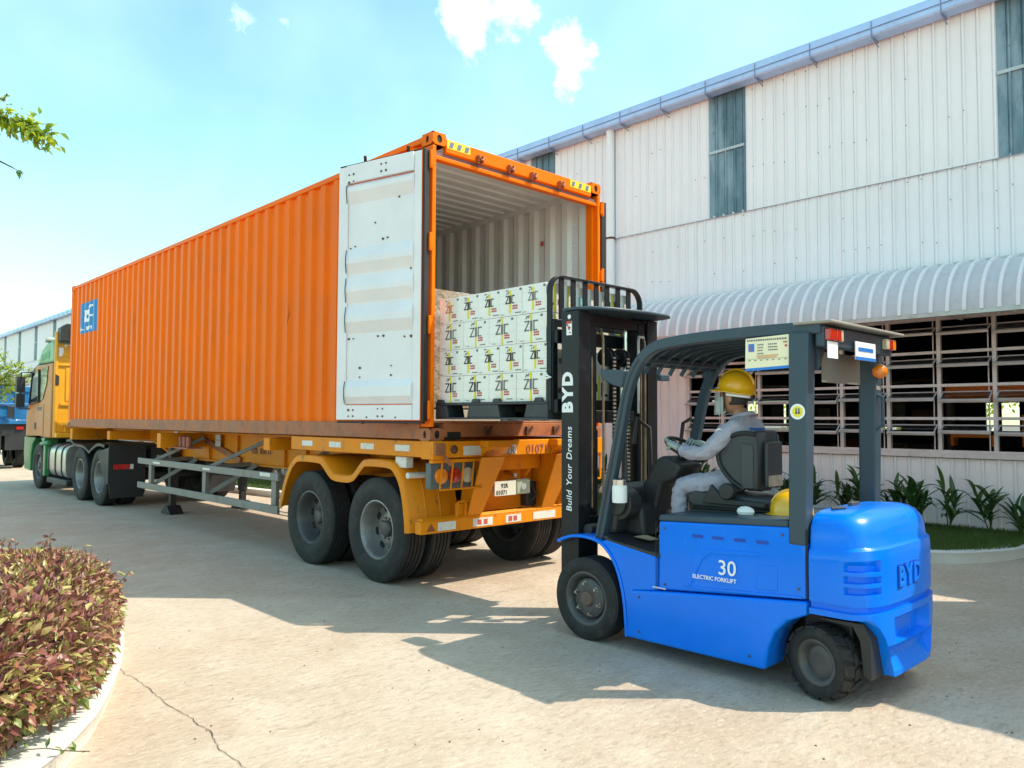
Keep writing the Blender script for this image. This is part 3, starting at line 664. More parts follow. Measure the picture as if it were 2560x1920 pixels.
# doors
def door(mir):
    Hx, Hy = -.085, .012; dx_, dy_ = -.245, .9695; nx, ny = -.9695, -.245
    def T(s, t, z):
        x = Hx + dx_ * s + nx * t; y = Hy + dy_ * s + ny * t
        return (CW - x if mir else x, y, z)
    def slab(mb, s0, s1, t0, t1, z0, z1, mi=None):
        mb.hexa([T(s0, t0, z0), T(s1, t0, z0), T(s1, t1, z0), T(s0, t1, z0), T(s0, t0, z1), T(s1, t0, z1), T(s1, t1, z1), T(s0, t1, z1)], mi)
    Z0, Z1, SL = 1.625, 4.165, 1.075
    mb = MB(); slab(mb, 0, SL, -.045, -.002, Z0, Z1)
    d = obj('door', mb, M['orange'], ct, .004); d['label'] = 'white faced steel door leaf folded back along the side' if not mir else 'right door leaf folded back'
    mb = MB(); slab(mb, .012, .105, 0, .022, Z0 + .01, Z1 - .008); slab(mb, SL - .115, SL, 0, .022, Z0 + .01, Z1 - .008)
    obj('stile', mb, M['door_white'], d, .004)
    mb = MB(); slab(mb, .107, SL - .117, 0, .040, Z1 - .185, Z1 - .008); obj('door_rail', mb, M['door_white'], d, .004)
    mb = MB(); slab(mb, .107, SL - .117, 0, .030, Z0 + .01, Z0 + .152); obj('door_rail', mb, M['door_white'], d, .004)
    prof = [(Z1 - .194, .004), (3.97, .006), (3.93, .052), (3.88, .052), (3.77, .002), (3.33, .002), (3.22, .052), (3.17, .052), (3.07, .002), (3.05, .002), (2.94, .052), (2.89, .052), (2.78, .002), (2.76, .002), (2.65, .052), (2.59, .052), (2.48, .002), (2.02, .002), (1.95, .050), (1.86, .050), (Z0 + .162, .004)]
    mb = MB(); K_ = len(prof); cl_ = prof + [(prof[-1][0], -.001), (prof[0][0], -.001)]; Kc = len(cl_)
    mb.add([T(.107, t, z) for z, t in cl_] + [T(SL - .117, t, z) for z, t in cl_], [tuple(range(Kc)), tuple(range(Kc, 2 * Kc))] + [(i, (i + 1) % Kc, Kc + (i + 1) % Kc, Kc + i) for i in range(Kc)]); obj('door_panel', mb, M['door_white'], d, 0, 15)
    mb = MB(); mb.tube([T(SL - .1 - .01 + (.010 - t) * .7, t + .012, z) for z, t in prof], .0045, 5)
    obj('seal_cord', mb, M['ink'], d)
    mb = MB(); slab(mb, -.020, .011, -.05, .016, Z0, Z1 + .004); slab(mb, .0, SL, -.04, .01, Z0 - .022, Z0 - .002); slab(mb, 0, SL, -.04, .012, Z1 + .001, Z1 + .012)
    obj('gasket', mb, M['rubber'], d, .004)
    mb = MB(); slab(mb, .0105, .014, -.04, .024, Z0 + .005, Z1 - .004); obj('edge_strip', mb, M['orange'], d)
    mb = MB(); rr = random.Random(1)
    for s_, z in ((.86, 3.99), (.92, 3.985), (.86, 4.06), (.92, 4.06), (.50, 4.10), (.44, 4.10), (.50, 4.03), (.44, 4.03), (.92, 3.33), (.86, 3.345), (.50, 3.38), (.44, 3.385), (.93, 2.43), (.87, 2.43), (.55, 2.44), (.48, 2.44), (.22, 2.42), (.14, 2.42), (.78, 2.14), (.78, 2.05), (.38, 2.15), (.38, 2.06),
                  (.90, 1.73), (.84, 1.73), (.90, 1.67), (.84, 1.67), (.52, 1.74), (.46, 1.74), (.52, 1.67), (.46, 1.67), (.66, 1.66), (.3, 1.66), (.15, 3.06), (.3, 3.76), (.6, 3.55)):
        r = rr.uniform(.007, .013); c = Vector(T(s_, .038 if z > 3.98 else .028 if z < 1.78 else .003, z)); q = Vector(T(s_, .046 if z > 3.98 else .036 if z < 1.78 else .012, z)); mb.cyl(c, q, r, 8)
    obj('bolt', mb, M['rust'], d)
    mb = MB()
    for s_ in (.25, .8):
        mb.cyl(T(s_, -.065, Z0 - .03), T(s_, -.065, Z1 + .05), .016, 8)
        mb.bar(T(s_, -.06, Z1 + .03), T(s_ - .04, -.01, Z1 + .075), .03, .012)
    obj('locking_bar', mb, M['rust'], d)
    px_ = 0.0 if not mir else CW
    for z in (1.73, 2.52, 3.30, 4.08):
        mb = MB(); sg = -1 if not mir else 1
        mb.box(min(px_ + sg * .035, px_ + sg * -.0), max(px_ + sg * .035, px_), -.022, .045, z - .06, z + .06); mb.cyl((px_ + sg * .03, -.012, z - .085), (px_ + sg * .03, -.012, z + .085), .017, 10)
        mb.bar((px_ + sg * .03, .0, z), T(.03, -.02, z), .012, .1, (0, 0, 1)); obj('hinge', mb, M['orange'], d, .003)
door(False); door(True)
# printed mark following the corrugation of the side
mb = MB(); NY, NZ = 54, 34; ya, yb, za, zb_ = 10.51, 11.60, 3.32, 3.93
art = [(.30, .52), ]
def white(u, v):   # u 0..1 left->right as seen (towards -y), v 0..1 up
    def seg(x0, y0, x1, y1, w):
        dx, dy = x1 - x0, y1 - y0; t = max(0, min(1, ((u - x0) * dx + (v - y0) * dy) / (dx * dx + dy * dy))); return math.hypot(u - x0 - t * dx, (v - y0 - t * dy)) < w
    if seg(.58, .80, .70, .86, .035) or seg(.56, .78, .64, .82, .03): return True           # small leaf on top
    if seg(.32, .70, .52, .74, .03): return True
    body = .30 < u < .62 and .34 < v < .74 and u > .30 + (v - .34) * .12 and not (.40 < u < .50 and .46 < v < .60 and u - .40 < (v - .40) * .6)
    if body: return True
    if seg(.62, .52, .82, .54, .025): return True
    if .10 < v < .21:
        k = u * 22
        if .06 < u < .27 and (int(k) % 2 == 0 or .13 < v < .16): return True
        if .40 < u < .68 and (int(k * 1.1) % 2 == 0 or .15 < v < .18): return True
        if .78 < u < .81: return True
    return False
for i in range(NY):
    for j in range(NZ):
        y0_, y1_ = ya + (yb - ya) * i / NY, ya + (yb - ya) * (i + 1) / NY; z0_, z1_ = za + (zb_ - za) * j / NZ, za + (zb_ - za) * (j + 1) / NZ
        u = 1 - (i + .5) / NY
        mb.add([(.012 + corr(yy) - .004, yy, zz) for yy, zz in ((y0_, z0_), (y1_, z0_), (y1_, z1_), (y0_, z1_))], [(0, 1, 2, 3)], 1 if white(u, (j + .5) / NZ) else 0)
obj('side_logo', mb, [M['logo_blue'], M['white_print']], ct, smooth=20)
# stencilled number down the inside of the right wall
mb = MB(); 
for k, c in enumerate('CICU84'):
    text_mb(c, .125, (CW - .012 - corr(.34) - .012, .43, 3.88 - k * .125), (0, -1, 0), (0, 0, 1), .001, mb, offset=-.001)
obj('stencil_number', mb, M['white_print'], ct)
for xi in (.052, CW - .056):
    mb = MB(); mb.box(xi, xi + .004, .17, CL - .17, ZT - .105, ZT - .012); obj('inner_rail', mb, M['white_in'], ct)
mb = MB(); mb.box(CW - .055, CW - .05, .86, .91, 3.78, 3.84); obj('small_sticker', mb, M['red_ink'], ct)

# ------------------------------------------------------------------ wheels
def tyre_mb(R, r, w, n=52, grooves=4, lugs=False):
    h = w / 2; s = R - r
    p = [(r - .012, -h * .78), (r + .008, -h * .86), (r + s * .25, -h * .97), (r + s * .5, -h), (r + s * .55, -h * .985), (r + s * .8, -h * .95), (r + s * .9, -h * .90), (R - .010, -h * .86), (R, -h * .78)]
    if grooves:
        for k in range(grooves):
            c = -h * .78 + (k + 1) * (h * 1.56) / (grooves + 1); p += [(R, c - .008), (R - .013, c - .006), (R - .013, c + .006), (R, c + .008)]
    p += [(a, -b) for a, b in reversed(p[:9])]
    mb = MB(); mb.lathe(p, n=n)
    return mb
def rim_mb(r, w, dish, hub=.14, holes=10, hole_r=.55, n=36):
    """dish > 0: disc sits deep inside the wheel; outer face at -x"""
    h = w / 2; mb = MB()
    mb.lathe([(r + .006, -h * .78), (r + .012, -h * .84), (r - .004, -h * .87), (r - .014, -h * .82), (r - .028, -h * .6), (r - .045, -h * .3 + dish * .3), (r - .06, -h * .78 + dish), (hub + .07, -h * .80 + dish), (hub + .03, -h * .8 + dish - .02), (hub, -h * .8 + dish - .02)], n=n)
    mb.lathe([(r - .014, h * .82), (r + .006, h * .8)], n=n)
    mb.add([(-h * .8 + dish - .02, hub * cos(2 * pi * i / n), hub * sin(2 * pi * i / n)) for i in range(n)], [tuple(range(n))])
    rh = hub + (r - hub) * hole_r
    for i in range(holes):
        a = 2 * pi * i / holes + .2; c = Vector((0, cos(a), sin(a)))
        p0 = c * rh + Vector((-h * .79 + dish - .003, 0, 0)); mb.tube([p0 - Vector((.002, 0, 0)), p0 - Vector((.006, 0, 0))], .040 if r > .2 else .012, 10, 1)  # hand hole drawn as a black disc, its inner shade painted
    return mb
def hub_mb(r, x0, x1, bolts=10, br=None):
    mb = MB(); mb.lathe([(r, x0), (r, x1 + .02), (r * .8, x1), (r * .55, x1 - .004), (.001, x1 - .006)], n=24)
    for i in range(bolts):
        a = 2 * pi * i / bolts; p = Vector((x0 + .01, (br or r * 1.25) * cos(a), (br or r * 1.25) * sin(a))); mb.tube([p, p - Vector((.03, 0, 0))], .013, 6)
    return mb
t_big = mesh('tyre', tyre_mb(.525, .295, .275), M['tyre'], smooth=35)
r_deep = mesh('rim', rim_mb(.292, .275, .15, .12, 8, .5), [M['rim_dark'], M['black']], smooth=35)
r_deep2 = mesh('rim', rim_mb(.292, .275, .15, .12, 8, .5), [M['rim_steel'], M['black']], smooth=35)
r_steer = mesh('rim', rim_mb(.292, .275, .045), [M['rim_dark'], M['black']], smooth=35)
h_big = mesh('hub', hub_mb(.085, 0, -.05), M['rim_dark'], smooth=35)
def big_wheel(parent, x, y, out, rim, ang=0, hubx=.03, z=.525):
    """out=-1: outer face towards -x"""
    t = link('tyre', t_big, parent, (x, y, z), (ang, 0, 0 if out < 0 else pi))
    r = link('rim', rim, t, rot=None); h = link('hub', h_big, t); h.location = (hubx, 0, 0)
    return t

# ------------------------------------------------------------------ skeletal trailer
tr = thing('container_trailer', 'yellow skeletal container trailer with twin rear axles and grey side guards', 'trailer', (CW / 2, 5, 0))
for x in (.70, 1.60):
    mb = MB(); s0, s1 = x, x + .14
    mb.box(s0, s1, .0, 8.4, 1.385, 1.415); mb.box(s0, s1, 2.9, 8.2, .95, .975); mb.box(s0 + .055, s1 - .055, .0, 8.3, .97, 1.387)
    mb.prism([(8.2, .95), (8.2, .975), (9.2, 1.22), (12.0, 1.22), (12.0, 1.195), (9.25, 1.195)], 'x', s0, s1); mb.prism([(8.2, .97), (9.2, 1.215), (12, 1.215), (12, 1.415), (8.2, 1.415)], 'x', s0 + .055, s1 - .055)
    bmn = obj('main_beam', mb, M['yellow_tr'], tr, .003)
    if x < 1:
        mb = MB(); text_mb('92R  010 71', .13, (x + .05, 5.30, 1.12), (0, -1, 0), (0, 0, 1), .001, mb); obj('lettering', mb, M['ink'], bmn)
        for yy in (3.6, 4.2, 5.7, 6.75):
            mb = MB(); mb.prism([(x + .01, .976), (x + .055, .976), (x + .055, 1.384), (x + .01, 1.384)], 'y', yy, yy + .012); obj('web_stiffener', mb, M['yellow_tr'], bmn)
        mb = MB(); mb.bar((x + .03, 6.9, 1.28), (x + .03, 5.6, 1.0), .05, .09); mb.bar((x + .03, 7.9, 1.28), (x + .03, 8.1, 1.0), .05, .09); obj('gusset', mb, M['orange_rust'], bmn)
for yy, x0, z0, z1 in ((3.25, .02, 1.25, 1.40), (6.95, .02, 1.17, 1.40), (9.6, .05, 1.24, 1.40), (11.85, .0, 1.20, 1.42)):
    mb = MB(); mb.box(x0, CW - x0, yy, yy + .16, z0, z1); obj('cross_member', mb, M['yellow_tr'], tr, .005)
mb = MB()
for k in range(3): mb.lathe([(.04, 0), (.04, .16), (.02, .17)], (.30, 6.75 + .1 - k * .16, 1.19), 'z', 10)
mb.box(.2, .45, 6.35, 6.95, 1.165, 1.185); obj('red_flask_rack', mb, mat('faded_red', (.48, .16, .12), .6), tr)
for yy, zz in ((6.35, 1.22), (8.1, 1.25)):
    mb = MB(); mb.box(.68, .695, yy - .09, yy + .09, zz - .02, zz + .07); mb.box(.68, .695, yy - .09, yy + .09, zz + .08, zz + .16); obj('document_pouch', mb, M['refl'], tr)
mb = MB(); mb.box(.685, .695, 4.42, 4.6, 1.31, 1.375, 0); mb.box(.685, .695, 4.24, 4.41, 1.31, 1.375, 1); obj('reflector', mb, [M['refl_red'], M['refl']], tr)
# rear side rails with reflectors
for x0, x1, xo in ((.0, .09, -1), (CW - .09, CW, 1)):
    mb = MB(); mb.box(x0, x1, .12, 2.66, 1.285, 1.437); sr = obj('side_rail', mb, M['yellow_tr'], tr, .006)
    for yy in (2.28, 1.68, 1.05, .44):
        mb = MB(); xf = x0 - .003 if xo < 0 else x1 + .003; mb.box(min(xf, xf - xo * .002), max(xf, xf - xo * .002), yy - .12, yy + .12, 1.335, 1.395); obj('reflector', mb, M['refl'], sr)
mb = MB(); mb.box(.03, .12, .42, .60, 1.17, 1.28); obj('marker_lamp', mb, M['refl'], tr, .008)
mb = MB(); mb.cyl((.02, .38, 1.10), (.55, .38, 1.10), .03, 10); obj('white_tube', mb, M['refl'], tr)
# rear bolster
mb = MB(); mb.box(-.0, CW, -.045, .115, 1.285, 1.437); mb.box(-.012, .17, -.055, .13, 1.27, 1.44); mb.box(CW - .17, CW + .012, -.055, .13, 1.27, 1.44); bo = obj('rear_bolster', mb, M['yellow_tr'], tr, .006)
mb = MB(); mb.box(.0, .12, -.08, -.055, 1.31, 1.42); mb.bar((.02, -.085, 1.34), (.10, -.085, 1.30), .02, .02); mb.bar((.10, -.09, 1.29), (.17, -.1, 1.22), .03, .03); obj('twist_lock', mb, M['orange_rust'], bo, .003)
mb = MB(); mb.lathe([(.04, -.01), (.04, 0), (.001, -.012)], (.24, -.05, 1.36), 'y', 16); obj('side_marker', mb, mat('marker', (.16, .06, .045), .5), bo)
for xa, xb in ((.36, .62), (.80, 1.06), (1.60, 1.86), (2.0, 2.2)):
    mb = MB(); mb.box(xa, xb, -.049, -.047, 1.30, 1.39); obj('reflector', mb, M['refl'], bo)
mb = MB(); text_mb('92R', .11, (.86, -.052, 1.30), (1, 0, 0), (0, 0, 1), .001, mb); obj('lettering', mb, mat('faded_letter_dark', (.30, .12, .12), .6), bo); mb = MB(); text_mb('01071', .13, (1.20, -.052, 1.30), (1, 0, 0), (0, 0, 1), .001, mb); obj('lettering', mb, mat('faded_letter', (.38, .12, .10), .6), bo)
for xa in (.72, 1.70):
    mb = MB(); mb.box(xa - .16, xa + .16, -.17, -.045, 1.375, 1.44); mb.prism([(-.17, 1.375), (-.045, 1.375), (-.045, 1.28)], 'x', xa - .14, xa + .14); obj('buffer_step', mb, M['yellow_tr'], bo, .005)
# slanted plate brackets, recessed centre panel, number plate
for xa in (.62, 1.66):
    xc = xa + .03; mb = MB(); mb.prism([(-.14, 1.28), (.26, 1.28), (.34, .70), (.14, .70)], 'x', xc - .012, xc + .012); mb.hexa([(xc - .09, .115, .70), (xc + .09, .115, .70), (xc + .09, .135, .70), (xc - .09, .135, .70), (xc - .15, -.165, 1.28), (xc + .15, -.165, 1.28), (xc + .15, -.145, 1.28), (xc - .15, -.145, 1.28)]); obj('bracket', mb, M['yellow_tr'], tr, .003)
mb = MB(); mb.box(.69, 1.63, .30, .33, .70, 1.28); pn = obj('rear_panel', mb, M['yellow_tr'], tr, .005)
mb = MB(); mb.box(.69, 1.63, .17, .30, 1.12, 1.28); mb.prism([(.17, 1.12), (.30, 1.12), (.30, .98)], 'x', 1.46, 1.50); obj('panel_visor', mb, M['yellow_tr'], pn, .005)
mb = MB(); mb.box(.90, 1.20, .10, .115, .865, 1.015); mb.box(.95, 1.15, .115, .30, .9, .93); pl = obj('number_plate', mb, M['plate'], tr, .003)
mb = MB(); text_mb('92R', .062, (.985, .098, .945), (1, 0, 0), (0, 0, 1), .001, mb, offset=.001); obj('lettering', mb, M['ink'], pl); mb = MB(); text_mb('01071', .062, (.92, .098, .878), (1, 0, 0), (0, 0, 1), .001, mb, offset=.001); obj('lettering', mb, M['ink'], pl)
mb = MB(); mb.cyl((1.17, .08, 1.07), (1.19, .26, 1.09), .022, 10); obj('plate_lamp', mb, M['chrome'], tr)
mb = MB(); mb.box(1.22, 1.42, .11, .24, .865, 1.02); bx = obj('valve_box', mb, mat('box_green', (.40, .45, .34), .5), tr, .012)
mb = MB(); mb.lathe([(.035, 0), (.035, -.004), (.001, -.006)], (1.32, .108, .945), 'y', 20); obj('emblem', mb, M['white_print'], bx)
mb = MB(); mb.box(1.45, 1.60, .2, .29, .72, .98); mb.tube([(1.5, .18, .95), (1.55, .15, .85), (1.5, .17, .78)], .012, 6); obj('air_coupling', mb, M['black_plastic'], tr, .01)
# under-run bumper with stickers
mb = MB(); mb.box(-.02, CW + .02, .11, .20, .565, .685); mb.prism([(.105, .685), (.20, .685), (.20, .70), (.14, .715)], 'x', .0, CW); bu = obj('bumper', mb, M['yellow_tr'], tr, .008)
for xa, xb, mt in ((.18, .40, 'refl'), (.62, .88, 'refl'), (1.06, 1.28, 'refl'), (1.46, 1.80, 'refl'), (2.0, 2.2, 'refl')):
    mb = MB(); mb.box(xa, xb, .106, .108, .585, .665); obj('reflector', mb, M[mt], bu)
mb = MB()
for xa in (.68, .76, 1.10, 1.17): mb.box(xa, xa + .05, .104, .1055, .60, .65)
obj('red_stripe', mb, M['red_ink'], bu)
mb = MB(); mb.prism([(.05, .59), (.15, .59), (.10, .66)], 'y', .104, .108); obj('triangle_reflector', mb, mat('tri', (.30, .07, .03), .4), bu)
mb = MB()
for a, b_ in (((.42, .70), (.44, .84)), ((.44, .84), (.64, .85)), ((.64, .85), (.62, .70)), ((.53, .70), (.54, .84))): mb.bar((a[0], .12, a[1]), (b_[0], .12, b_[1]), .02, .02, (0, 1, 0))
mb.box(.46, .62, .14, .2, .70, .82); obj('lamp_cage', mb, M['yellow_tr'], bu)
# tail lamp clusters in cages
for x0 in (.02, 1.83):
    mb = MB(); mb.box(x0, x0 + .56, .02, .10, .99, 1.235); lc = obj('tail_lamp', mb, mat('lamp_box', (.10, .12, .125), .5), tr, .01)
    for k, mt in enumerate(('amber', 'redlens', 'clear')):
        mb = MB(); mb.lathe([(.074, 0), (.074, -.018), (.05, -.028), (.001, -.032)], (x0 + .12 + .16 * k, .02, 1.11), 'y', 20); obj('lens', mb, M[mt], lc)
    mb = MB(); mb.box(x0 - .01, x0 + .57, -.025, .03, 1.235, 1.265); mb.bar((x0 + .07, -.03, .985), (x0 + .58, -.03, .985), .016, .016); mb.bar((x0 + .57, -.03, .985), (x0 + .57, -.03, 1.26), .016, .016)
    for k in range(4): xx = x0 + .1 + .13 * k; mb.bar((xx, -.03, 1.25), (xx - .03, -.03, .985), .012, .012, (0, 1, 0))
    obj('cage', mb, M['yellow_tr'], lc)
# mudguards: folded steel strip over both tyres
mp = [(2.94, .60), (2.84, .86), (2.72, 1.06), (2.60, 1.17), (2.46, 1.225), (2.02, 1.225), (1.90, 1.19), (1.76, 1.09), (1.66, 1.05), (1.38, 1.05), (1.27, 1.11), (1.16, 1.20), (1.05, 1.235), (.68, 1.235), (.54, 1.19), (.43, 1.07), (.36, .90), (.32, .70), (.305, .56)]
mps = smooth(mp, 3)
def offs(path, d):
    r = []
    for i, p in enumerate(path):
        a = Vector(path[min(i + 1, len(path) - 1)]) - Vector(path[max(i - 1, 0)]); a.normalize(); r.append((p[0] + a.y * d, p[1] - a.x * d))
    return r
for x0, x1 in ((-.01, .60), (CW - .60, CW + .01)):
    mb = MB(); o_ = mps; i_ = offs(mps, -.006)
    lip = offs(mps, -.075)
    xs = (x0, x1) if x0 < 1 else (x1, x0); sg = 1 if x0 < 1 else -1
    mb.grid([[(xs[0] + sg * .015, p[0], p[1]) for p in o_], [(xs[1], p[0], p[1]) for p in o_]])
    mb.grid([[(xs[0] + sg * .015, p[0], p[1]) for p in i_], [(xs[1], p[0], p[1]) for p in i_]])
    mb.grid([[(xs[0] + sg * .015, p[0], p[1]) for p in o_], [(xs[0], p[0], p[1]) for p in offs(mps, -.015)], [(xs[0], p[0], p[1]) for p in lip], [(xs[0] + sg * .012, p[0], p[1]) for p in lip]])
    mg = obj('mudguard', mb, M['yellow_tr'], tr, 0, 50)
    for xx in (.2, .38):
        q = [p for p in o_ if p[0] < .62]
        mb = MB(); X_ = xx if x0 < 1 else CW - xx; mb.grid([[(X_ - .008, p[0] - .003, p[1]) for p in q], [(X_, p[0] - .012, p[1] + .003) for p in q], [(X_ + .008, p[0] - .003, p[1]) for p in q]]); obj('seam', mb, M['yellow_tr'], mg)
for y, rl in ((.93, r_deep2), (2.27, r_deep)):
    big_wheel(tr, .155, y, -1, rl, random.uniform(0, 6)); big_wheel(tr, .475, y, 1, r_deep, random.uniform(0, 6)); big_wheel(tr, CW - .475, y, -1, r_deep, 1); big_wheel(tr, CW - .155, y, 1, r_deep, 2)
    mb = MB(); mb.cyl((.5, y, .525), (CW - .5, y, .525), .075, 14); mb.box(.7, .82, y - .5, y + .5, .62, .74); mb.box(1.62, 1.74, y - .5, y + .5, .62, .74); mb.box(.72, .80, y - .1, y + .1, .7, 1.3); mb.box(1.64, 1.72, y - .1, y + .1, .7, 1.3); obj('axle', mb, M['black_plastic'], tr)
# side guards
for X, sg in ((.02, 1), (CW - .02, -1)):
    def gb(z0, z1, y0=3.02, y1=7.98):
        mb = MB(); xs = sorted((X, X + sg * .035)); mb.box(xs[0], xs[1], y0, y1, z0, z1); return mb
    g1 = obj('side_guard_rail', gb(.885, .98), M['grey_steel'], tr, .006); g2 = obj('side_guard_rail', gb(.485, .585), M['grey_steel'], tr, .006)
    for yy in (7.5, 5.32, 3.2):
        mb = MB(); xs = sorted((X + sg * .037, X + sg * .09)); mb.box(xs[0], xs[1], yy - .06, yy + .06, .5, .96); obj('guard_post', mb, M['grey_steel'], tr, .004)
        mb = MB(); mb.bar((X + sg * .06, yy - .2, .97), (X + sg * .62, yy - .75 if yy > 4 else yy - .6, 1.33), .05, .05); obj('guard_brace', mb, M['grey_steel'], tr, .003)
        mb = MB(); mb.bar((X + sg * .06, yy - .0, .54), (X + sg * .66, yy - .35, .97), .05, .06); mb.bar((X + sg * .03, yy - .1, .95), (X + sg * .68, yy - .1, .97), .06, .06); obj('guard_brace', mb, M['grey_steel'], tr, .003)
for (yy, zz, w_, hh_) in ((7.1, .93, .30, .03), (5.15, .93, .25, .03), (3.35, .95, .28, .045)):
    mb = MB(); mb.box(.016, .0185, yy - w_ / 2, yy + w_ / 2, zz - hh_ / 2, zz + hh_ / 2); obj('worn_sticker', mb, M['refl'], tr)
# landing legs
for x in (.55, 1.80):
    mb = MB(); mb.box(x, x + .13, 7.95, 8.08, .33, 1.25); mb.box(x + .015, x + .115, 7.965, 8.065, .12, .4); mb.prism([(7.8, .0), (8.23, .0), (8.23, .02), (8.08, .14), (7.95, .14), (7.8, .02)], 'x', x - .05, x + .18)
    obj('landing_leg', mb, M['black_plastic'], tr, .005)
mb = MB(); mb.cyl((.62, 8.0, .8), (1.9, 8.0, .8), .03, 8); mb.cyl((1.0, 6.2, .82), (1.0, 7.2, .82), .13, 16); mb.cyl((1.42, 6.2, .82), (1.42, 7.2, .82), .13, 16); obj('air_tank', mb, M['black_plastic'], tr, 0)
mb = MB(); mb.box(.5, 1.94, 3.1, 3.9, .70, .90); obj('tool_box', mb, M['black_plastic'], tr, .02)

# ------------------------------------------------------------------ tractor unit
tk = thing('tractor_truck', 'orange and green tractor unit coupled to the front of the container trailer', 'truck', (CW / 2, 14, 0))
mb = MB()
def cabprof(): return [(13.80, 1.18), (13.78, 2.86), (15.28, 2.86), (15.62, 2.3), (15.95, 1.95), (16.10, 1.70), (16.12, 1.18)]
mb.prism(cabprof(), 'x', .05, CW - .05); cab = obj('cab', mb, M['tan'], tk, .035, seg=3)
mb = MB(); mb.prism([(13.82, 2.87), (13.86, 3.30), (13.95, 3.40), (14.5, 3.36), (14.95, 3.22), (15.25, 2.95), (15.27, 2.87)], 'x', .09, CW - .09); rf = obj('roof_fairing', mb, M['cab_green'], tk, .05, seg=3)
mb = MB()
for k in range(6): mb.box(.080, .089, 14.22 + k * .125, 14.31 + k * .125, 3.0 - k * .006, 3.16 - k * .012)
obj('lettering', mb, mat('fade_green', (.16, .42, .22), .5), rf)
mb = MB(); mb.box(.14, CW - .14, 13.70, 13.79, 1.30, 3.30); rw_ = obj('rear_wall', mb, M['cab_yellow_sunlit'], tk, .03, seg=3)
mb = MB(); mb.box(.16, CW - .16, 13.66, 13.705, 2.79, 2.82); mb.box(.3, .42, 13.68, 13.705, 2.0, 2.75); mb.box(.62, .74, 13.68, 13.705, 2.0, 2.75); mb.box(.2, CW - .2, 13.66, 13.705, 1.9, 1.97); mb.prism([(.2, 3.0), (.6, 3.0), (.6, 3.25), (.3, 3.25)], 'y', 13.685, 13.705); obj('pressing', mb, M['cab_yellow_sunlit'], rw_, .01)
mb = MB(); mb.box(.15, .24, 13.69, 13.697, 3.0, 3.2); mb.box(.26, .42, 13.69, 13.697, 3.22, 3.27); obj('sticker', mb, M['white_print'], rw_)
mb = MB(); mb.prism([(.09, 2.60), (.16, 2.56), (.16, 2.36), (.09, 2.36)], 'y', 13.66, 13.70); obj('vent', mb, M['black_plastic'], rw_)
mb = MB(); mb.cyl((.2, 13.55, 1.48), (.62, 13.5, 1.45), .05, 10); mb.bar((.3, 13.6, 1.3), (.35, 13.6, 1.5), .06, .08); mb.box(.1, .5, 13.5, 13.75, 1.2, 1.3); obj('cab_mount', mb, M['cab_yellow_sunlit'], tk, .01)
mb = MB(); mb.cyl((.12, 13.72, 1.20), (.11, 13.72, 3.55), .045, 12); obj('side_pipe', mb, M['cab_yellow_sunlit'], tk)
mb = MB(); mb.prism([(.12, 3.32), (.12, 3.62), (.24, 3.72), (.72, 3.72), (.80, 3.62), (.80, 3.32)], 'y', 13.45, 13.75); at_ = obj('air_intake', mb, M['black_plastic'], tk, .02)
mb = MB(); mb.box(.3, .7, 13.43, 13.455, 3.42, 3.6); obj('intake_grille', mb, M['rubber'], at_, .01)
mb = MB(); mb.box(.02, .42, 14.3, 14.45, 3.38, 3.46); mb.box(.05, .3, 14.42, 14.55, 3.36, 3.42); obj('horn', mb, M['alu'], tk, .02)
wins = [(15.56, 2.06), (15.43, 2.60), (14.87, 2.70), (14.82, 2.16)]
mb = MB(); mb.prism([(15.63, 2.0), (15.46, 2.66), (14.10, 2.80), (14.20, 2.4), (14.5, 2.06), (14.85, 2.0)], 'x', .034, .048); sg_ = obj('side_window', mb, M['dark_glass'], tk, .004)
mb = MB(); mb.prism(wins, 'x', .028, .0335); obj('door_glass', mb, mat('bright_glass', (.30, .34, .33), .1, spec=.8), sg_)
mb = MB()
for a, b_ in zip([(15.69, 1.95), (15.69, 1.95), (14.82, 2.0)], [(14.82, 2.0), (15.45, 2.7), (14.86, 2.75)]): mb.bar((.03, *a), (.03, *b_), .02, .05, (1, 0, 0))
obj('window_trim', mb, M['black_plastic'], sg_)
mb = MB(); mb.box(.040, .049, 14.42, 15.72, 1.22, 1.93); dr = obj('door', mb, M['tan'], tk, .01)
mb = MB(); mb.box(.028, .04, 15.05, 15.2, 1.36, 1.52); obj('handle', mb, M['black_plastic'], dr, .004)
mb = MB(); mb.box(.033, .04, 14.6, 14.95, 1.80, 1.88); obj('badge', mb, M['rim_dark'], dr)
mb = MB(); mb.prism([(15.1, 2.84), (15.35, 2.80), (16.35, 2.62), (16.35, 2.66), (15.35, 2.90)], 'x', .1, CW - .1); obj('sun_visor', mb, M['fk_dark'], tk, .01)
mb = MB(); mb.box(-.20, -.02, 15.95, 16.12, 2.25, 2.62); mb.box(-.20, -.02, 15.95, 16.12, 1.88, 2.20); mb.tube([(.05, 15.7, 2.72), (-.10, 16.0, 2.72), (-.10, 16.05, 1.85), (.05, 15.75, 1.84)], .02, 6); obj('mirror', mb, M['black_plastic'], tk, .035, seg=3)
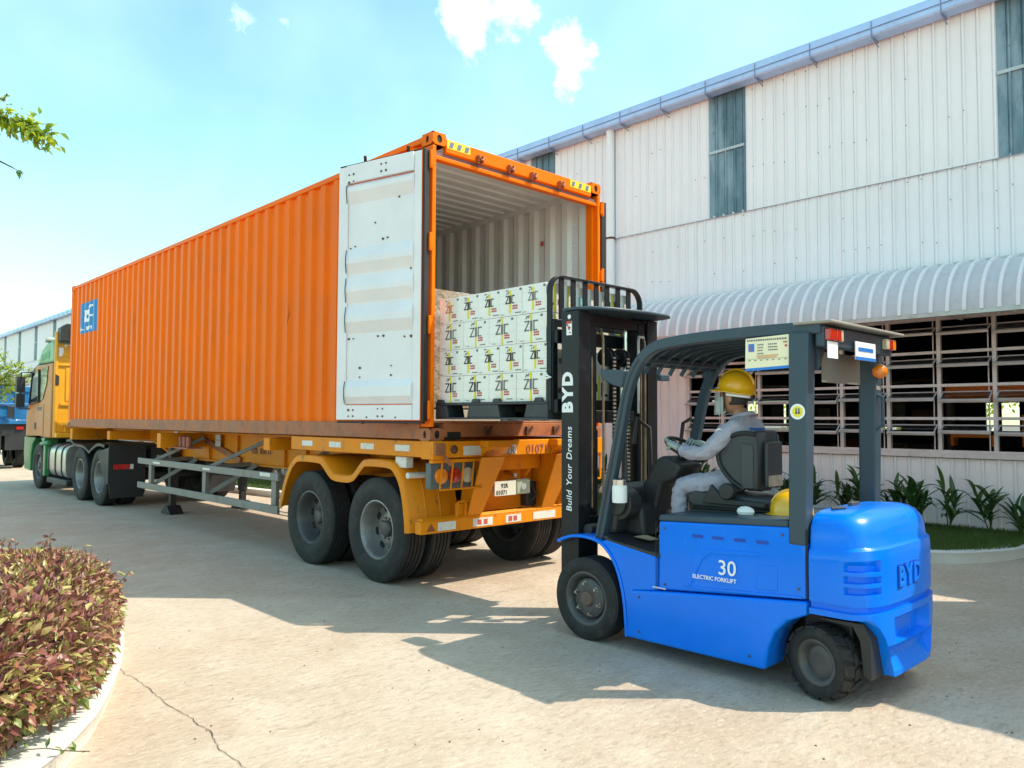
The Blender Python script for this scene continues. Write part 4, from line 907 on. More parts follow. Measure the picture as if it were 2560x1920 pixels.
# bumper, arch, step (green)
mb = MB(); mb.prism([(14.25, 1.19), (14.3, 1.0), (14.48, 1.12), (14.75, 1.2), (15.05, 1.18), (15.35, 1.02), (15.5, .78), (15.5, .38), (16.1, .40), (16.18, .75), (16.16, 1.19)], 'x', .04, .32); mb.box(.32, CW - .32, 15.95, 16.15, .40, 1.17); obj('front_bumper', mb, M['cab_green'], tk, .02)
mb = MB(); mb.box(.0, .10, 13.98, 14.13, .34, 1.06); mb.cyl((-.02, 14.2, 1.05), (.05, 13.85, 1.08), .05, 10); obj('step_panel', mb, M['cab_green'], tk, .012)
mb = MB(); mb.box(.78, .88, 9.6, 15.9, .85, 1.1); mb.box(1.56, 1.66, 9.6, 15.9, .85, 1.1); mb.box(.4, 2.04, 9.7, 11.6, 1.05, 1.12); obj('frame_rail', mb, M['black_plastic'], tk)
# fuel tank with straps
mb = MB(); prof = []
for i in range(28):
    a = 2 * pi * i / 28; sx, sz = cos(a), sin(a); prof.append((.37 + .33 * abs(sx) ** .5 * (1 if sx > 0 else -1), .70 + .36 * abs(sz) ** .5 * (1 if sz > 0 else -1)))
mb.prism(prof, 'y', 12.52, 13.92); ft = obj('fuel_tank', mb, M['tank'], tk, .02)
for yy in (13.78, 13.25, 12.75):
    mb = MB(); mb.tube([(x + (x - .37) * .015, yy, z + (z - .7) * .015) for x, z in prof], .016, 6, closed=True); obj('tank_strap', mb, M['black_plastic'], ft)
mb = MB(); mb.box(.05, .5, 12.4, 14.0, .2, .33); obj('under_tray', mb, M['black_plastic'], tk, .02)
for y, rl, x in ((11.42, r_deep2, .165), (10.17, r_deep2, .165)):
    big_wheel(tk, x, y, -1, rl, random.uniform(0, 6)); big_wheel(tk, x + .32, y, 1, r_deep, 1); big_wheel(tk, CW - .475, y, -1, r_deep, 1); big_wheel(tk, CW - .155, y, 1, r_deep, 2)
    mb = MB(); mb.cyl((.5, y, .525), (CW - .5, y, .525), .09, 12); obj('axle', mb, M['black_plastic'], tk)
big_wheel(tk, .19, 14.88, -1, r_steer, .3, -.06); big_wheel(tk, CW - .19, 14.88, 1, r_steer, .3, -.06)
# fenders over the drive wheels, mud flap
fp = smooth([(12.35, 1.18), (12.05, 1.20), (11.75, 1.12), (11.2, 1.10), (10.9, 1.04), (10.75, 1.0), (10.6, 1.06), (10.2, 1.16), (9.8, 1.14)], 3)
for x0 in (.02, CW - .62):
    mb = MB(); mb.grid([[(x, p[0], p[1] + d) for p in fp] for x, d in ((x0, -.05), (x0, 0), (x0 + .6, 0), (x0 + .6, -.05))]); obj('fender', mb, M['black_plastic'], tk)
for x0 in (.03, CW - .66):
    mb = MB(); mb.prism([(x0, 1.15), (x0, .42), (x0 + .03, .18), (x0 + .60, .18), (x0 + .63, .3), (x0 + .63, 1.15)], 'y', 9.52, 9.54); mf = obj('mud_flap', mb, M['rubber'], tk)
    if x0 < 1:
        mb = MB(); mb.prism([(10.2, 1.0), (9.54, 1.1), (9.54, .45), (9.7, .40), (9.78, .5)], 'x', .02, .035); obj('flap_side', mb, M['rubber'], tk)
        mb = MB(); mb.box(.10, .38, 9.50, 9.518, .70, .79, 0); mb.box(.385, .44, 9.50, 9.518, .70, .79, 1); obj('flap_reflector', mb, [M['refl_red'], M['refl']], mf)

# ------------------------------------------------------------------ blue lorry behind
bt = thing('blue_lorry', 'blue lorry parked beyond the orange tractor unit at the left edge', 'lorry', (.3, 24.5, 0))
mb = MB(); mb.box(-1.1, 1.62, 23.0, 27, 1.45, 2.5); bd = obj('body', mb, M['truck_blue'], bt, .04)
mb = MB(); mb.box(-1.12, 1.64, 22.95, 23.01, 2.44, 2.62); mb.box(-1.12, 1.64, 22.94, 23.0, 1.98, 2.08); mb.box(-1.12, 1.64, 22.94, 23.0, 1.42, 1.56)
for xx in (-.4, .4, 1.15): mb.box(xx - .03, xx + .03, 22.96, 23.0, 1.56, 2.44)
obj('body_rib', mb, M['truck_blue'], bd, .015)
mb = MB(); mb.prism([(22.9, 2.66), (23.2, 3.0), (26.6, 3.1), (27, 2.66)], 'x', -1.0, 1.55); obj('tarpaulin', mb, mat('tarp', (.15, .15, .15), .6, var=.3), bt, .06)
mb = MB(); mb.box(.90, 1.08, 22.78, 22.84, 1.62, 1.98); mb.tube([(.5, 22.95, 2.0), (.8, 22.8, 2.02), (.98, 22.8, 1.98)], .02, 6); obj('mirror', mb, M['black_plastic'], bt, .02)
mb = MB(); mb.box(-.9, 1.5, 23.05, 26.9, 1.05, 1.42); mb.box(-.2, .8, 23.0, 26.9, .5, 1.05); mb.box(.9, 1.5, 23.0, 23.6, .6, 1.05); obj('chassis', mb, M['black_plastic'], bt)
mb = MB(); mb.box(1.2, 1.4, 22.99, 23.04, 1.25, 1.35); obj('tail_lamp', mb, M['redlens'], bt)
for yy in (23.9, 25.2):
    for xx, oo in ((-1.0, -1), (1.45, 1)): big_wheel(bt, xx, yy, oo, r_deep, .5)
# ------------------------------------------------------------------ palletised cartons
LX0, LX1 = .10, 1.20
pa = thing('pallet', 'black plastic pallet under the white cartons on the forks', 'pallet', (.65, -.69, 1.645))
mb = MB(); mb.box(.08, 1.22, -1.42, .03, 1.772, 1.795); obj('deck', mb, M['pallet'], pa, .004)
mb = MB(); mb.box(.08, 1.22, -1.42, .03, 1.645, 1.662); obj('bottom_skid', mb, M['pallet'], pa, .004)
for xb in (.08, .56, 1.02):
    for ya, yb in ((-1.42, -1.15), (-.86, -.42), (-.16, .03)):
        mb = MB(); mb.prism([(ya, 1.662), (yb, 1.662), (yb - (.03 if yb < 0 else 0), 1.772), (ya + (.03 if ya > -1.3 else 0), 1.772)], 'x', xb, xb + .2); obj('block', mb, M['pallet'], pa, .006)
mb = MB()
for ya in (-1.28, -.78, -.5, .0): mb.prism([(ya - .09, 1.795), (ya + .01, 1.795), (ya - .01, 1.825), (ya - .07, 1.825)], 'x', .072, .098)
obj('lip', mb, M['pallet'], pa)
def carton_mesh(lx, ly, lz):
    mb = MB(); mb.box(0, lx, 0, ly, 0, lz); return mesh('carton_body', mb, M['carton'])
LH = .2425
cm = {'A': carton_mesh(.36, .274, LH - .003), 'B': carton_mesh(.272, .343, LH - .003), 'Ar': carton_mesh(.36, .274, LH - .003), 'Br': carton_mesh(.27, .343, LH - .003)}
def logo(sc, wide):
    """the three block letters with two ticks above the first, on a face seen from -x: u runs to -y"""
    mb = MB()
    def st(a, b_, w): mb.bar((-.0015, -a[0] * sc * wide, a[1] * sc), (-.0015, -b_[0] * sc * wide, b_[1] * sc), .002, w * sc, (0, -(b_[1] - a[1]), -(b_[0] - a[0]) * 1.0) if False else (0, b_[1] - a[1], b_[0] - a[0]))
    st((-.54, .36), (-.15, .36), .10); st((-.19, .34), (-.50, -.34), .11); st((-.56, -.36), (-.15, -.36), .10)
    mb.box(-.0048, -.003, -.0105, .0105, -.42 * sc, .40 * sc)
    st((.17, .36), (.52, .36), .10); st((.20, .40), (.20, -.40), .105); st((.17, -.36), (.47, -.36), .10)
    st((-.44, .56), (-.34, .70), .07); st((-.26, .62), (-.12, .84), .08)
    return mesh('lettering', mb, M['ink'])
lg = {'A': logo(.085, 1.25), 'B': logo(.105, 1.42)}
def smallprint(sc):
    mb = MB(); rr = random.Random(3)
    for r in range(2):
        for c in range(3):
            if rr.random() < .9: mb.box(-.002, 0, -(c * .26 + .2) * sc, -(c * .26) * sc, (-.24 * r - .16) * sc, (-.24 * r) * sc)
    return mesh('small_print', mb, M['red_ink'])
sp_ = smallprint(.085)
def edge_print(ly):
    mb = MB(); rr = random.Random(5)
    mb.box(-.0015, 0, -ly * .42, -ly * .18, -.004, .004); mb.box(-.0015, 0, ly * .30, ly * .42, -.008, -.003); mb.box(-.0015, 0, -ly * .44, -ly * .36, .185, .205); mb.box(-.0015, 0, ly * .1, ly * .2, .19, .20)
    return mesh('edge_print', mb, M['grey_ink'])
def tiny(o): o['kind'] = 'stuff'; return o
ep = edge_print(.3)
tapeA = MB(); tapeA.box(-.0028, .0, -.011, .011, .012, .205); tA = mesh('tape', tapeA, M['tape_y'])
tapeB = MB(); tapeB.box(-.0028, .0, -.0095, .0095, .0, LH - .004); tB = mesh('tape', tapeB, M['tape_y'])
def dmat(me, m):
    me = me.copy(); me.materials.clear(); me.materials.append(M[m]); return me
lgO = dmat(lg['A'], 'orange_ink'); lgG = {k: dmat(v, 'grey_ink') for k, v in lg.items()}
names = ('top', 'second from top', 'third from top', 'bottom')
ordw = ('first', 'second', 'third', 'fourth', 'fifth')
rc = random.Random(12)
bright = {}
for row in range(4):
    ty = 'A' if row in (0, 2) else 'B'; z0 = 1.797 + (3 - row) * LH
    n = 5 if ty == 'A' else 4; ly = .274 if ty == 'A' else .343; pit = 1.385 / n
    for k in range(n):
        y1 = 0.0 - k * pit; y0 = y1 - ly + rc.uniform(-.002, .002); x0 = LX0 + rc.uniform(0, .006) + (.012 if row == 2 and k == 4 else 0)
        lab = 'white carton in the %s layer, %s from the orange container post' % (names[row], ordw[k])
        if row == 0 and k == 0: lab = 'pinkish carton with orange lettering in the top layer beside the container post'
        c = thing('carton', lab, 'carton', (x0, (y0 + y1) / 2, z0), 'cartons stacked on the pallet')
        yc = (y0 + y1) / 2
        link('carton_body', cm[ty], c, (x0, y0, z0), rot=(0, 0, rc.uniform(-.008, .008)))
        up = rc.uniform(-.004, .004); lm = lg[ty]
        if row == 0 and k == 0: lm = lgO
        elif (row == 1 and k >= 1) or (row == 3 and k >= 2) or rc.random() < .2: lm = lgG[ty]
        o_ = .02 if ty == 'B' else .0
        yl = yc + rc.uniform(-.008, .008)
        link('lettering', lm, c, (x0 - .001, yl, z0 + .140 + up))
        tiny(link('small_print', sp_, c, (x0 - .001, yl - .028, z0 + .090 + up)))
        tiny(link('edge_print', ep, c, (x0 - .001, yc, z0 + .022)))
        link('tape', tA if ty == 'A' else tB, c, (x0 - .001, yl + .002, z0 + .012 if ty == 'A' else z0))
        if k == n - 1:   # printed face towards the mast
            for u in (.1, .26):
                b = MB(); b.box(x0 + u - .01, x0 + u + .01, y0 - .003, y0 - .001, z0 + .01, z0 + LH - .01); obj('end_tape', b, M['tape_y'], c)
            b = MB(); b.box(x0 + .03, x0 + .05, y0 - .003, y0 - .001, z0 + .06, z0 + .19); b.box(x0 + .03, x0 + .09, y0 - .003, y0 - .001, z0 + .06, z0 + .08); b.box(x0 + .14, x0 + .20, y0 - .003, y0 - .001, z0 + .07, z0 + .11); obj('end_print', b, M['grey_ink'], c)
    # cartons further in along the end facing the mast
    m2 = 2 if ty == 'A' else 3; lx = .36 if ty == 'A' else .272
    for k in range(m2):
        x0 = LX0 + (k + 1) * (lx + .006); y0 = -1.385 + rc.uniform(-.004, .004)
        c = thing('carton', 'white carton in the %s layer seen through the forklift backrest, %s column' % (names[row], ordw[k + 1]), 'carton', (x0, y0 + ly / 2, z0), 'cartons stacked on the pallet')
        link('carton_body', cm[ty], c, (x0, y0, z0))
        b = MB(); b.box(x0 + .09, x0 + .115, y0 - .003, y0 - .001, z0 + .01, z0 + LH - .01); obj('end_tape', b, M['tape_y'], c)
        b = MB(); b.box(x0 + .13, x0 + .15, y0 - .003, y0 - .001, z0 + .05, z0 + .17); b.box(x0 + .16, x0 + .22, y0 - .003, y0 - .001, z0 + .05, z0 + .07); b.box(x0 + .03, x0 + .08, y0 - .003, y0 - .001, z0 + .09, z0 + .16); obj('end_print', b, M['ink' if k % 2 else 'teal_ink'], c)
# film wrapped load already inside the container
wl = MB(); rr = random.Random(6)
def bumpbox(mb, x0, x1, y0, y1, z0, z1, n=14, amp=.03):
    def face(o, u, v):
        o = Vector(o); u = Vector(u); v = Vector(v); nn = u.cross(v).normalized()
        mb.grid([[o + u * (i / n) + v * (j / n) + nn * (rr.uniform(-amp, amp) if 0 < i < n and 0 < j < n else 0) for i in range(n + 1)] for j in range(n + 1)])
    dx, dy, dz = x1 - x0, y1 - y0, z1 - z0
    face((x0, y0, z0), (dx, 0, 0), (0, 0, dz)); face((x0, y1, z0), (0, -dy, 0), (0, 0, dz)); face((x1, y0, z0), (0, dy, 0), (0, 0, dz)); face((x0, y0, z1), (dx, 0, 0), (0, dy, 0)); face((x1, y1, z0), (-dx, 0, 0), (0, 0, dz))
bumpbox(wl, .12, 1.12, .30, 1.45, FL + .14, 2.93)
wo = obj('wrapped_load', wl, M['brown_wrap'], None, 0, 60, loc=(.62, .9, FL)); tag(wo, 'plastic film wrapped brown load inside the container behind the cartons', 'wrapped load')
mb = MB(); mb.box(.1, 1.14, .28, 1.47, FL, FL + .12); o = obj('timber_pallet', mb, M['concrete_pale'], None, .004, loc=(.62, .9, FL)); tag(o, 'low pallet under the film wrapped load inside the container', 'pallet')

# ------------------------------------------------------------------ forklift
fk = thing('forklift', 'blue electric forklift lifting a pallet of white cartons to the container', 'forklift', (.62, -2.7, 0))
FX0, FX1, FC = .06, 1.18, .62
# mast
for x0, x1 in ((.105, .275), (.965, 1.135)):
    mb = MB(); mb.box(x0, x0 + .03, -1.73, -1.55, .18, 2.50); mb.box(x1 - .03 if x0 < .5 else x0, x1 if x0 < .5 else x0 + .03, -1.73, -1.70, .18, 2.5) if False else None
    xi = x0 if x0 < .5 else x1
    mb = MB()
    if x0 < .5: mb.prism([(.105, -1.73), (.24, -1.73), (.24, -1.705), (.135, -1.705), (.135, -1.575), (.24, -1.575), (.24, -1.55), (.105, -1.55)], 'z', .12, 2.50)
    else: mb.prism([(1.135, -1.73), (1.0, -1.73), (1.0, -1.705), (1.105, -1.705), (1.105, -1.575), (1.0, -1.575), (1.0, -1.55), (1.135, -1.55)], 'z', .12, 2.50)
    ml = obj('mast_rail', mb, M['mast'], fk, .004)
    if x0 < .5:
        b = MB(); text_mb('BYD', .145, (.1035, -1.665, 1.70), (0, 0, 1), (0, 1, 0), .0008, b, offset=.008, spacing=1.28); obj('lettering', b, M['white_print'], ml)
        zt = .93
        for wd_ in ('Build', 'Your', 'Dreams'):
            b = MB(); text_mb(wd_, .078, (.1035, -1.660, zt), (0, 0, 1), (0, 1, 0), .0008, b, offset=.0005, spacing=1.05, shear=.15); zt = max(v[2] for v in b.v) + .030; obj('lettering', b, M['white_print'], ml)
        b = MB(); b.box(.1025, .1045, -1.662, -1.605, 2.31, 2.42); b.box(.1015, .1024, -1.660, -1.607, 2.33, 2.40); wl_ = obj('warning_label', b, M['white_print'], ml)
        b = MB(); b.box(.1005, .1014, -1.660, -1.607, 2.40, 2.42); rr = random.Random(2)
        for i in range(7): zz = rr.uniform(2.32, 2.39); yy = rr.uniform(-1.655, -1.62); b.box(.1005, .1014, yy, yy + .014, zz, zz + .012)
        obj('red_print', b, M['red_ink'], wl_)
        b = MB(); b.lathe([(.018, 0), (.001, -.001)], (.1035, -1.634, 2.455), 'x', 16); obj('round_label', b, M['white_print'], ml)
    xr = .26 if x0 < .5 else .90
    mb = MB(); mb.box(xr, xr + .085, -1.71, -1.57, .25, 2.46); im = obj('inner_mast_rail', mb, M['mast'], fk, .004)
    b = MB(); b.box(xr + .02, xr + .032, -1.714, -1.711, .95, 2.15); obj('worn_strip', b, M['mast_wear'], im)
for z, h_, y0 in ((2.40, .09, -1.70), (1.62, .10, -1.69), (.75, .14, -1.72), (.24, .12, -1.70)):
    mb = MB(); mb.box(.24, 1.0, y0, y0 + .06, z, z + h_); obj('mast_crossbar', mb, M['mast'], fk, .004)
for x in (.41, .83):
    mb = MB(); mb.cyl((x, -1.62, .2), (x, -1.62, 1.55), .036, 14); cy_ = obj('lift_cylinder', mb, M['mast'], fk)
    mb = MB(); mb.cyl((x, -1.62, 1.55), (x, -1.62, 2.42), .022, 12); obj('lift_rod', mb, M['chrome'], cy_)
for x in (.53, .71):
    mb = MB(); mb.lathe([(.03, -.03), (.075, -.03), (.075, -.02), (.06, -.018), (.06, .018), (.075, .02), (.075, .03), (.03, .03)], (x, -1.66, 2.16), 'x', 24); obj('chain_pulley', mb, M['mast'], fk)
    mb = MB(); z = .9
    while z < 2.14: mb.box(x - .017, x + .017, -1.747, -1.738, z, z + .016); z += .031
    ch = obj('lift_chain', mb, mat('chain_plate', (.42, .41, .38), .35, metal=.7, var=.2, scale=30) if x < .6 else bpy.data.materials['chain_plate'], fk)
    mb = MB(); mb.box(x - .013, x + .013, -1.739, -1.730, .9, 2.16); obj('chain_gap_dark', mb, M['black'], ch)  # one black strip paints the dark gaps between the links
mb = MB(); mb.cyl((.5, -1.66, 2.16), (.74, -1.66, 2.16), .03, 12); obj('pulley_axle', mb, M['mast'], fk)
for x in (.38, .93):
    mb = MB(); mb.tube([(x, -1.75, .8), (x, -1.75, 2.0), (x + .01, -1.74, 2.30), (x + .03, -1.70, 2.38)], .011, 6); obj('hydraulic_hose', mb, M['mast_wear'], fk)
mb = MB(); mb.tube([(.80, -1.78, 1.7), (.80, -1.78, 2.30), (.82, -1.77, 2.34), (.9, -1.76, 2.34)], .012, 6); obj('hose_pipe', mb, M['alu'], fk)
mb = MB(); mb.tube([(.70, -1.80, 1.45), (.72, -1.82, 1.66), (.86, -1.84, 1.58), (.88, -1.84, 1.2), (.84, -1.83, 1.02), (.62, -1.82, 1.0)], .022, 8); obj('rubber_hose', mb, M['rubber'], fk)
# half-round top plate of the mast
mb = MB(); pl_ = [(.10, -1.56), (1.14, -1.56), (1.13, -1.80), (1.09, -1.90), (1.0, -1.94), (.70, -1.95), (.32, -1.89), (.16, -1.81), (.105, -1.72)]
mb.prism(pl_, 'z', 2.505, 2.53); obj('mast_top_plate', mb, M['fk_dark'], fk, .008)
# carriage, forks, load backrest
for z in (1.70, 2.26):
    mb = MB(); mb.box(.11, 1.22, -1.50, -1.455, z, z + .11); obj('carriage_bar', mb, M['mast'], fk, .006)
for x in (.30, .96):
    mb = MB(); mb.box(x, x + .06, -1.56, -1.50, 1.66, 2.40); obj('carriage_plate', mb, M['mast'], fk, .006)
for x in (.36, .86):
    mb = MB(); mb.box(x, x + .11, -1.455, -1.415, 1.68, 2.2); mb.prism([(-1.455, 1.675), (-1.455, 1.72), (-.5, 1.705), (-.32, 1.685), (-.32, 1.675)], 'x', x, x + .11); obj('fork', mb, M['mast'], fk, .005)
bx0, bx1, bz0, bz1, br = .10, 1.29, 1.72, 2.815, .13
def arc(cx, cz, a0, a1, n=6): return [(cx + br * cos(a0 + (a1 - a0) * i / n), cz + br * sin(a0 + (a1 - a0) * i / n)) for i in range(n + 1)]
path = [(bx0, bz0)] + arc(bx0 + br, bz1 - br, pi, pi / 2) + arc(bx1 - br, bz1 - br, pi / 2, 0) + [(bx1, bz0)]
def sweep(path3, w, h, upv):
    """rectangular section swept along a path lying in a plane with normal upv"""
    mb = MB(); k = len(path3); P = [Vector(p) for p in path3]; up = Vector(upv); rows = []
    for i, p in enumerate(P):
        t = (P[min(i + 1, k - 1)] - P[max(i - 1, 0)]).normalized(); s = t.cross(up).normalized()
        rows.append([p + s * (h / 2) - up * (w / 2), p + s * (h / 2) + up * (w / 2), p - s * (h / 2) + up * (w / 2), p - s * (h / 2) - up * (w / 2)])
    mb.grid(rows, None, True); mb.add(rows[0], [(0, 1, 2, 3)]); mb.add(rows[-1], [(0, 1, 2, 3)]); return mb
bk = obj('load_backrest', sweep([(x, -1.425, z) for x, z in path], .05, .022, (0, 1, 0)), M['mast'], fk, .003)
for x in (.235, .38, .53, .675, .82, .97, 1.12):
    mb = MB(); mb.box(x - .028, x + .028, -1.435, -1.42, 2.44 if x < 1.0 else 2.44, bz1 - .008); obj('backrest_bar', mb, M['mast'], bk, .003)
mb = MB(); mb.box(bx0 + .01, bx1 - .01, -1.45, -1.42, 2.40, 2.46); mb.box(bx0, .16, -1.46, -1.41, 1.72, 2.46); obj('backrest_crossbar', mb, M['mast'], bk, .004)
mb = MB(); mb.tube([(.085, -1.40, 2.02), (.06, -1.43, 2.0), (.075, -1.46, 1.985), (.06, -1.42, 1.975)], .010, 6); obj('rag_knot', mb, M['white_print'], bk)
# chassis: skirt, side panels, deck
mb = MB()
mb.prism([(-2.22, .10), (-3.30, .115), (-3.325, .26), (-3.37, .36), (-3.45, .44), (-3.57, .495), (-3.57, .575), (-2.50, .465), (-2.28, .44)], 'x', FX0 - .015, .30)
mb.prism([(-2.22, .10), (-3.30, .115), (-3.325, .26), (-3.37, .36), (-3.45, .44), (-3.57, .495), (-3.57, .575), (-2.50, .465), (-2.28, .44)], 'x', .94, FX1 + .015)
ck = obj('chassis', mb, M['fk_blue'], fk, .018, seg=3)
mb = MB(); mb.box(.30, .94, -3.3, -1.9, .18, .50); mb.box(.32, .92, -2.2, -1.75, .12, .45); obj('drive_unit', mb, M['black_plastic'], fk, .02)
for sgn, xa in ((-1, FX0), (1, FX1)):
    mb = MB(); xs = sorted((xa, xa - sgn * .2))
    mb.prism([(-2.50, .475), (-3.565, .585), (-3.565, 1.0), (-3.45, 1.0), (-2.51, .945)], 'x', *xs); sp = obj('side_panel', mb, M['fk_blue'], fk, .014, seg=3)
    # pressed outline, hatch and four slots
    mb = MB(); xo = xa + sgn * .004
    def xb_(d): return sorted((xa - sgn * .002, xa + sgn * d))
    a, b_ = xb_(.007)
    mb.prism([(-2.70, .53), (-2.82, .76), (-2.88, .80), (-3.27, .825), (-3.27, .80), (-2.92, .775), (-2.86, .73), (-2.76, .54)], 'x', a, b_)
    mb.prism([(-2.76, .54), (-3.54, .60), (-3.54, .585), (-2.76, .525)], 'x', a, b_)
    obj('pressed_line', mb, M['fk_blue'], sp, .003)
    mb = MB(); a, b_ = xb_(.005); mb.prism([(-3.245, .595), (-3.385, .61), (-3.385, .755), (-3.26, .745)], 'x', a, b_); obj('hatch', mb, M['fk_blue'], sp, .003)
    a, b_ = xb_(.003)
    M['blue_recess_shade'] = M.get('blue_recess_shade') or mat('blue_recess_shade', (.0, .05, .40), .45)  # darker body blue, recess shade painted on slots and letter edges
    for yy in (-2.78, -2.93, -3.09, -3.245):
        mb = MB(); mb.prism([(yy, .885 - (yy + 2.78) * .03), (yy - .08, .888 - (yy + 2.78) * .03), (yy - .085, .868 - (yy + 2.78) * .03), (yy - .005, .865 - (yy + 2.78) * .03)], 'x', a, b_)
        obj('slot', mb, M['blue_recess_shade'], sp)
    if sgn < 0:
        b = MB(); text_mb('30', .135, (FX0 - .0075, -2.975, .650), (0, -1, .035), (0, 0, 1), .0008, b, offset=.001); obj('number_mark', b, M['white_print'], sp)
        b = MB(); text_mb('ELECTRIC FORKLIFT', .036, (FX0 - .0075, -2.785, .600), (0, -1, .03), (0, 0, 1), .0008, b, offset=.0007); obj('lettering', b, M['white_print'], sp)
        b = MB()
        for i in range(8): b.box(FX0 - .018, FX0 - .016, -2.455 + i * .014 - .12, -2.447 + i * .014 - .12, .487, .497)
        obj('small_lettering', b, M['white_print'], ck)
mb = MB(); mb.prism([(-2.50, .946), (-2.515, .992), (-3.455, 1.045), (-3.455, 1.0)], 'x', FX0 + .004, FX1 - .004); obj('deck_cover', mb, M['fk_dark'], fk, .012, seg=3)
mb = MB(); mb.box(FX0 + .19, FX1 - .19, -3.55, -2.53, .5, .985); obj('battery_box', mb, M['fk_dark'], fk)
# front fenders and step
fpts = smooth([(-1.56, .715), (-1.70, .765), (-1.86, .775), (-2.0, .745), (-2.10, .665), (-2.17, .55), (-2.215, .40), (-2.235, .25), (-2.245, .105)], 4)
for xa, xb in ((FX0 - .02, .30), (.94, FX1 + .02)):
    mb = MB(); o_ = fpts; i_ = offs(fpts, -.022)
    rows = [[(xa, p[0], p[1]) for p in i_], [(xa, p[0], p[1]) for p in o_], [(xb, p[0], p[1]) for p in o_], [(xb, p[0], p[1]) for p in i_], [(xa, p[0], p[1]) for p in i_]]
    mb.grid(rows)
    ff = obj('fender', mb, M['fk_blue'], fk, .006)
    mb = MB(); mb.prism([(p[0], p[1]) for p in fpts if p[0] < -1.98] + [(-2.30, .105), (-2.30, .44), (-2.50, .47), (-2.50, .70), (-2.05, .765)], 'x', xa + .006, xb - .02); obj('front_shroud', mb, M['fk_blue'], fk, .01)
mb = MB(); mb.prism([(-2.02, .775), (-2.03, .80), (-2.10, .77), (-2.48, .725), (-2.52, .725), (-2.52, .695), (-2.1, .735)], 'x', FX0 - .01, FX1 + .01); obj('floor_plate', mb, M['black_plastic'], fk, .006)
mb = MB(); mb.prism([(-1.96, .78), (-2.06, .80), (-2.10, 1.12), (-2.02, 1.18), (-1.92, 1.10)], 'x', .14, 1.1); mb.prism([(-2.02, .78), (-2.22, .78), (-2.18, 1.0), (-2.05, 1.05)], 'x', .3, .94); obj('front_cowl', mb, M['black_plastic'], fk, .03, seg=3)
mb = MB(); mb.cyl((.16, -2.07, 1.02), (.30, -2.07, 1.02), .12, 20); mb.cyl((.13, -2.07, 1.02), (.16, -2.07, 1.02), .085, 20); obj('tilt_housing', mb, M['black_plastic'], fk, .008)
mb = MB(); mb.cyl((.15, -1.78, .80), (.25, -1.78, .80), .045, 14); obj('pivot_roller', mb, M['black_plastic'], fk, .006)
for xa in (FX0 - .0165, FX1 + .0155):
    mb = MB(); mb.prism([(-2.494, .475), (-2.500, .475), (-2.500, .945), (-2.494, .945)], 'x', xa, xa + .001)
    obj('panel_seam', mb, M['black'], fk); mb = MB(); mb.prism([(-3.566, .59), (-3.578, .59), (-3.578, 1.0), (-3.566, 1.0)], 'x', FX0 - .001 if xa < .5 else FX1, FX0 if xa < .5 else FX1 + .001); obj('panel_seam', mb, M['black'], fk)
for yy, zz in ((-2.56, .52), (-2.56, .90), (-3.52, .64), (-3.42, .95), (-2.35, .16), (-2.35, .40), (-3.2, .18)):
    mb = MB(); xb2 = FX0 - .001 if zz > .47 else FX0 - .016; mb.lathe([(.009, 0), (.009, -.004), (.001, -.005)], (xb2, yy, zz), 'x', 8); obj('bolt', mb, M['rim_dark'], fk)
# counterweight: stack of rounded plan sections
def plan(a, bk_, ex=3.6, n=44, yf=-3.585, yc=-3.70):
    r = [(FC - a, yf), (FC - a, (yf + yc) / 2)]
    for i in range(n + 1):
        t = pi + pi * i / n; c, s = cos(t), sin(t)
        r.append((FC + a * math.copysign(abs(c) ** (2 / ex), c), yc + (bk_) * math.copysign(abs(s) ** (2 / ex), s)))
    return r + [(FC + a, (yf + yc) / 2), (FC + a, yf)]
A0 = .56
LV = []   # z, half width, depth, exponent
LV += [(.545, A0 - .02, .240, 3.6), (.582, A0 - .02, .240, 3.6), (.585, A0 + .002, .260, 3.6), (.63, A0 + .004, .262, 3.6)]
slots = [(.652, .688), (.716, .752), (.780, .816)]
for a, b_ in slots: LV += [(a, A0 + .004, .262, 3.6), (a + .003, A0 + .004, .262, 3.6), (b_, A0 + .004, .262, 3.6), (b_ + .006, A0 + .004, .262, 3.6)]
LV += [(.84, A0 + .002, .260, 3.6), (.875, A0 - .002, .256, 3.6), (.885, A0 - .012, .245, 3.6), (.895, A0 - .020, .238, 3.5), (.96, A0 - .024, .234, 3.4), (1.02, A0 - .035, .22, 3.2), (1.06, A0 - .06, .195, 3.0), (1.085, A0 - .10, .16, 2.8), (1.10, A0 - .16, .12, 2.6), (1.108, A0 - .26, .07, 2.4), (1.11, A0 - .40, .03, 2.2)]
rows = []
for z, a, bk_, ex in LV:
    base = plan(a, bk_, ex); inn = plan(a - .03, bk_ - .03, ex); row = []
    for i, (p, q_) in enumerate(zip(base, inn)):
        rec = any(s0 + .0025 <= z <= s1 + .0005 for s0, s1 in slots) and (5 <= i <= 15 or len(base) - 16 <= i <= len(base) - 6)
        p = q_ if rec else p
        zz = z + (.025 * max(0, (-p[1] - 3.6) / .4) if z > 1.0 else .035 * max(0, (-3.6 - p[1]) / .4) if z > .82 else 0)
        row.append((p[0], p[1], zz))
    rows.append(row)
mb = MB(); mb.grid(rows); mb.add(rows[-1], [tuple(range(len(rows[-1])))]); mb.add(rows[0], [tuple(range(len(rows[0])))])
mb.add([r[0] for r in rows] + [r[-1] for r in rows], [(i, i + 1, len(rows) + i + 1, len(rows) + i) for i in range(len(rows) - 1)])
cw = obj('counterweight', mb, M['fk_blue'], fk, 0, 42)
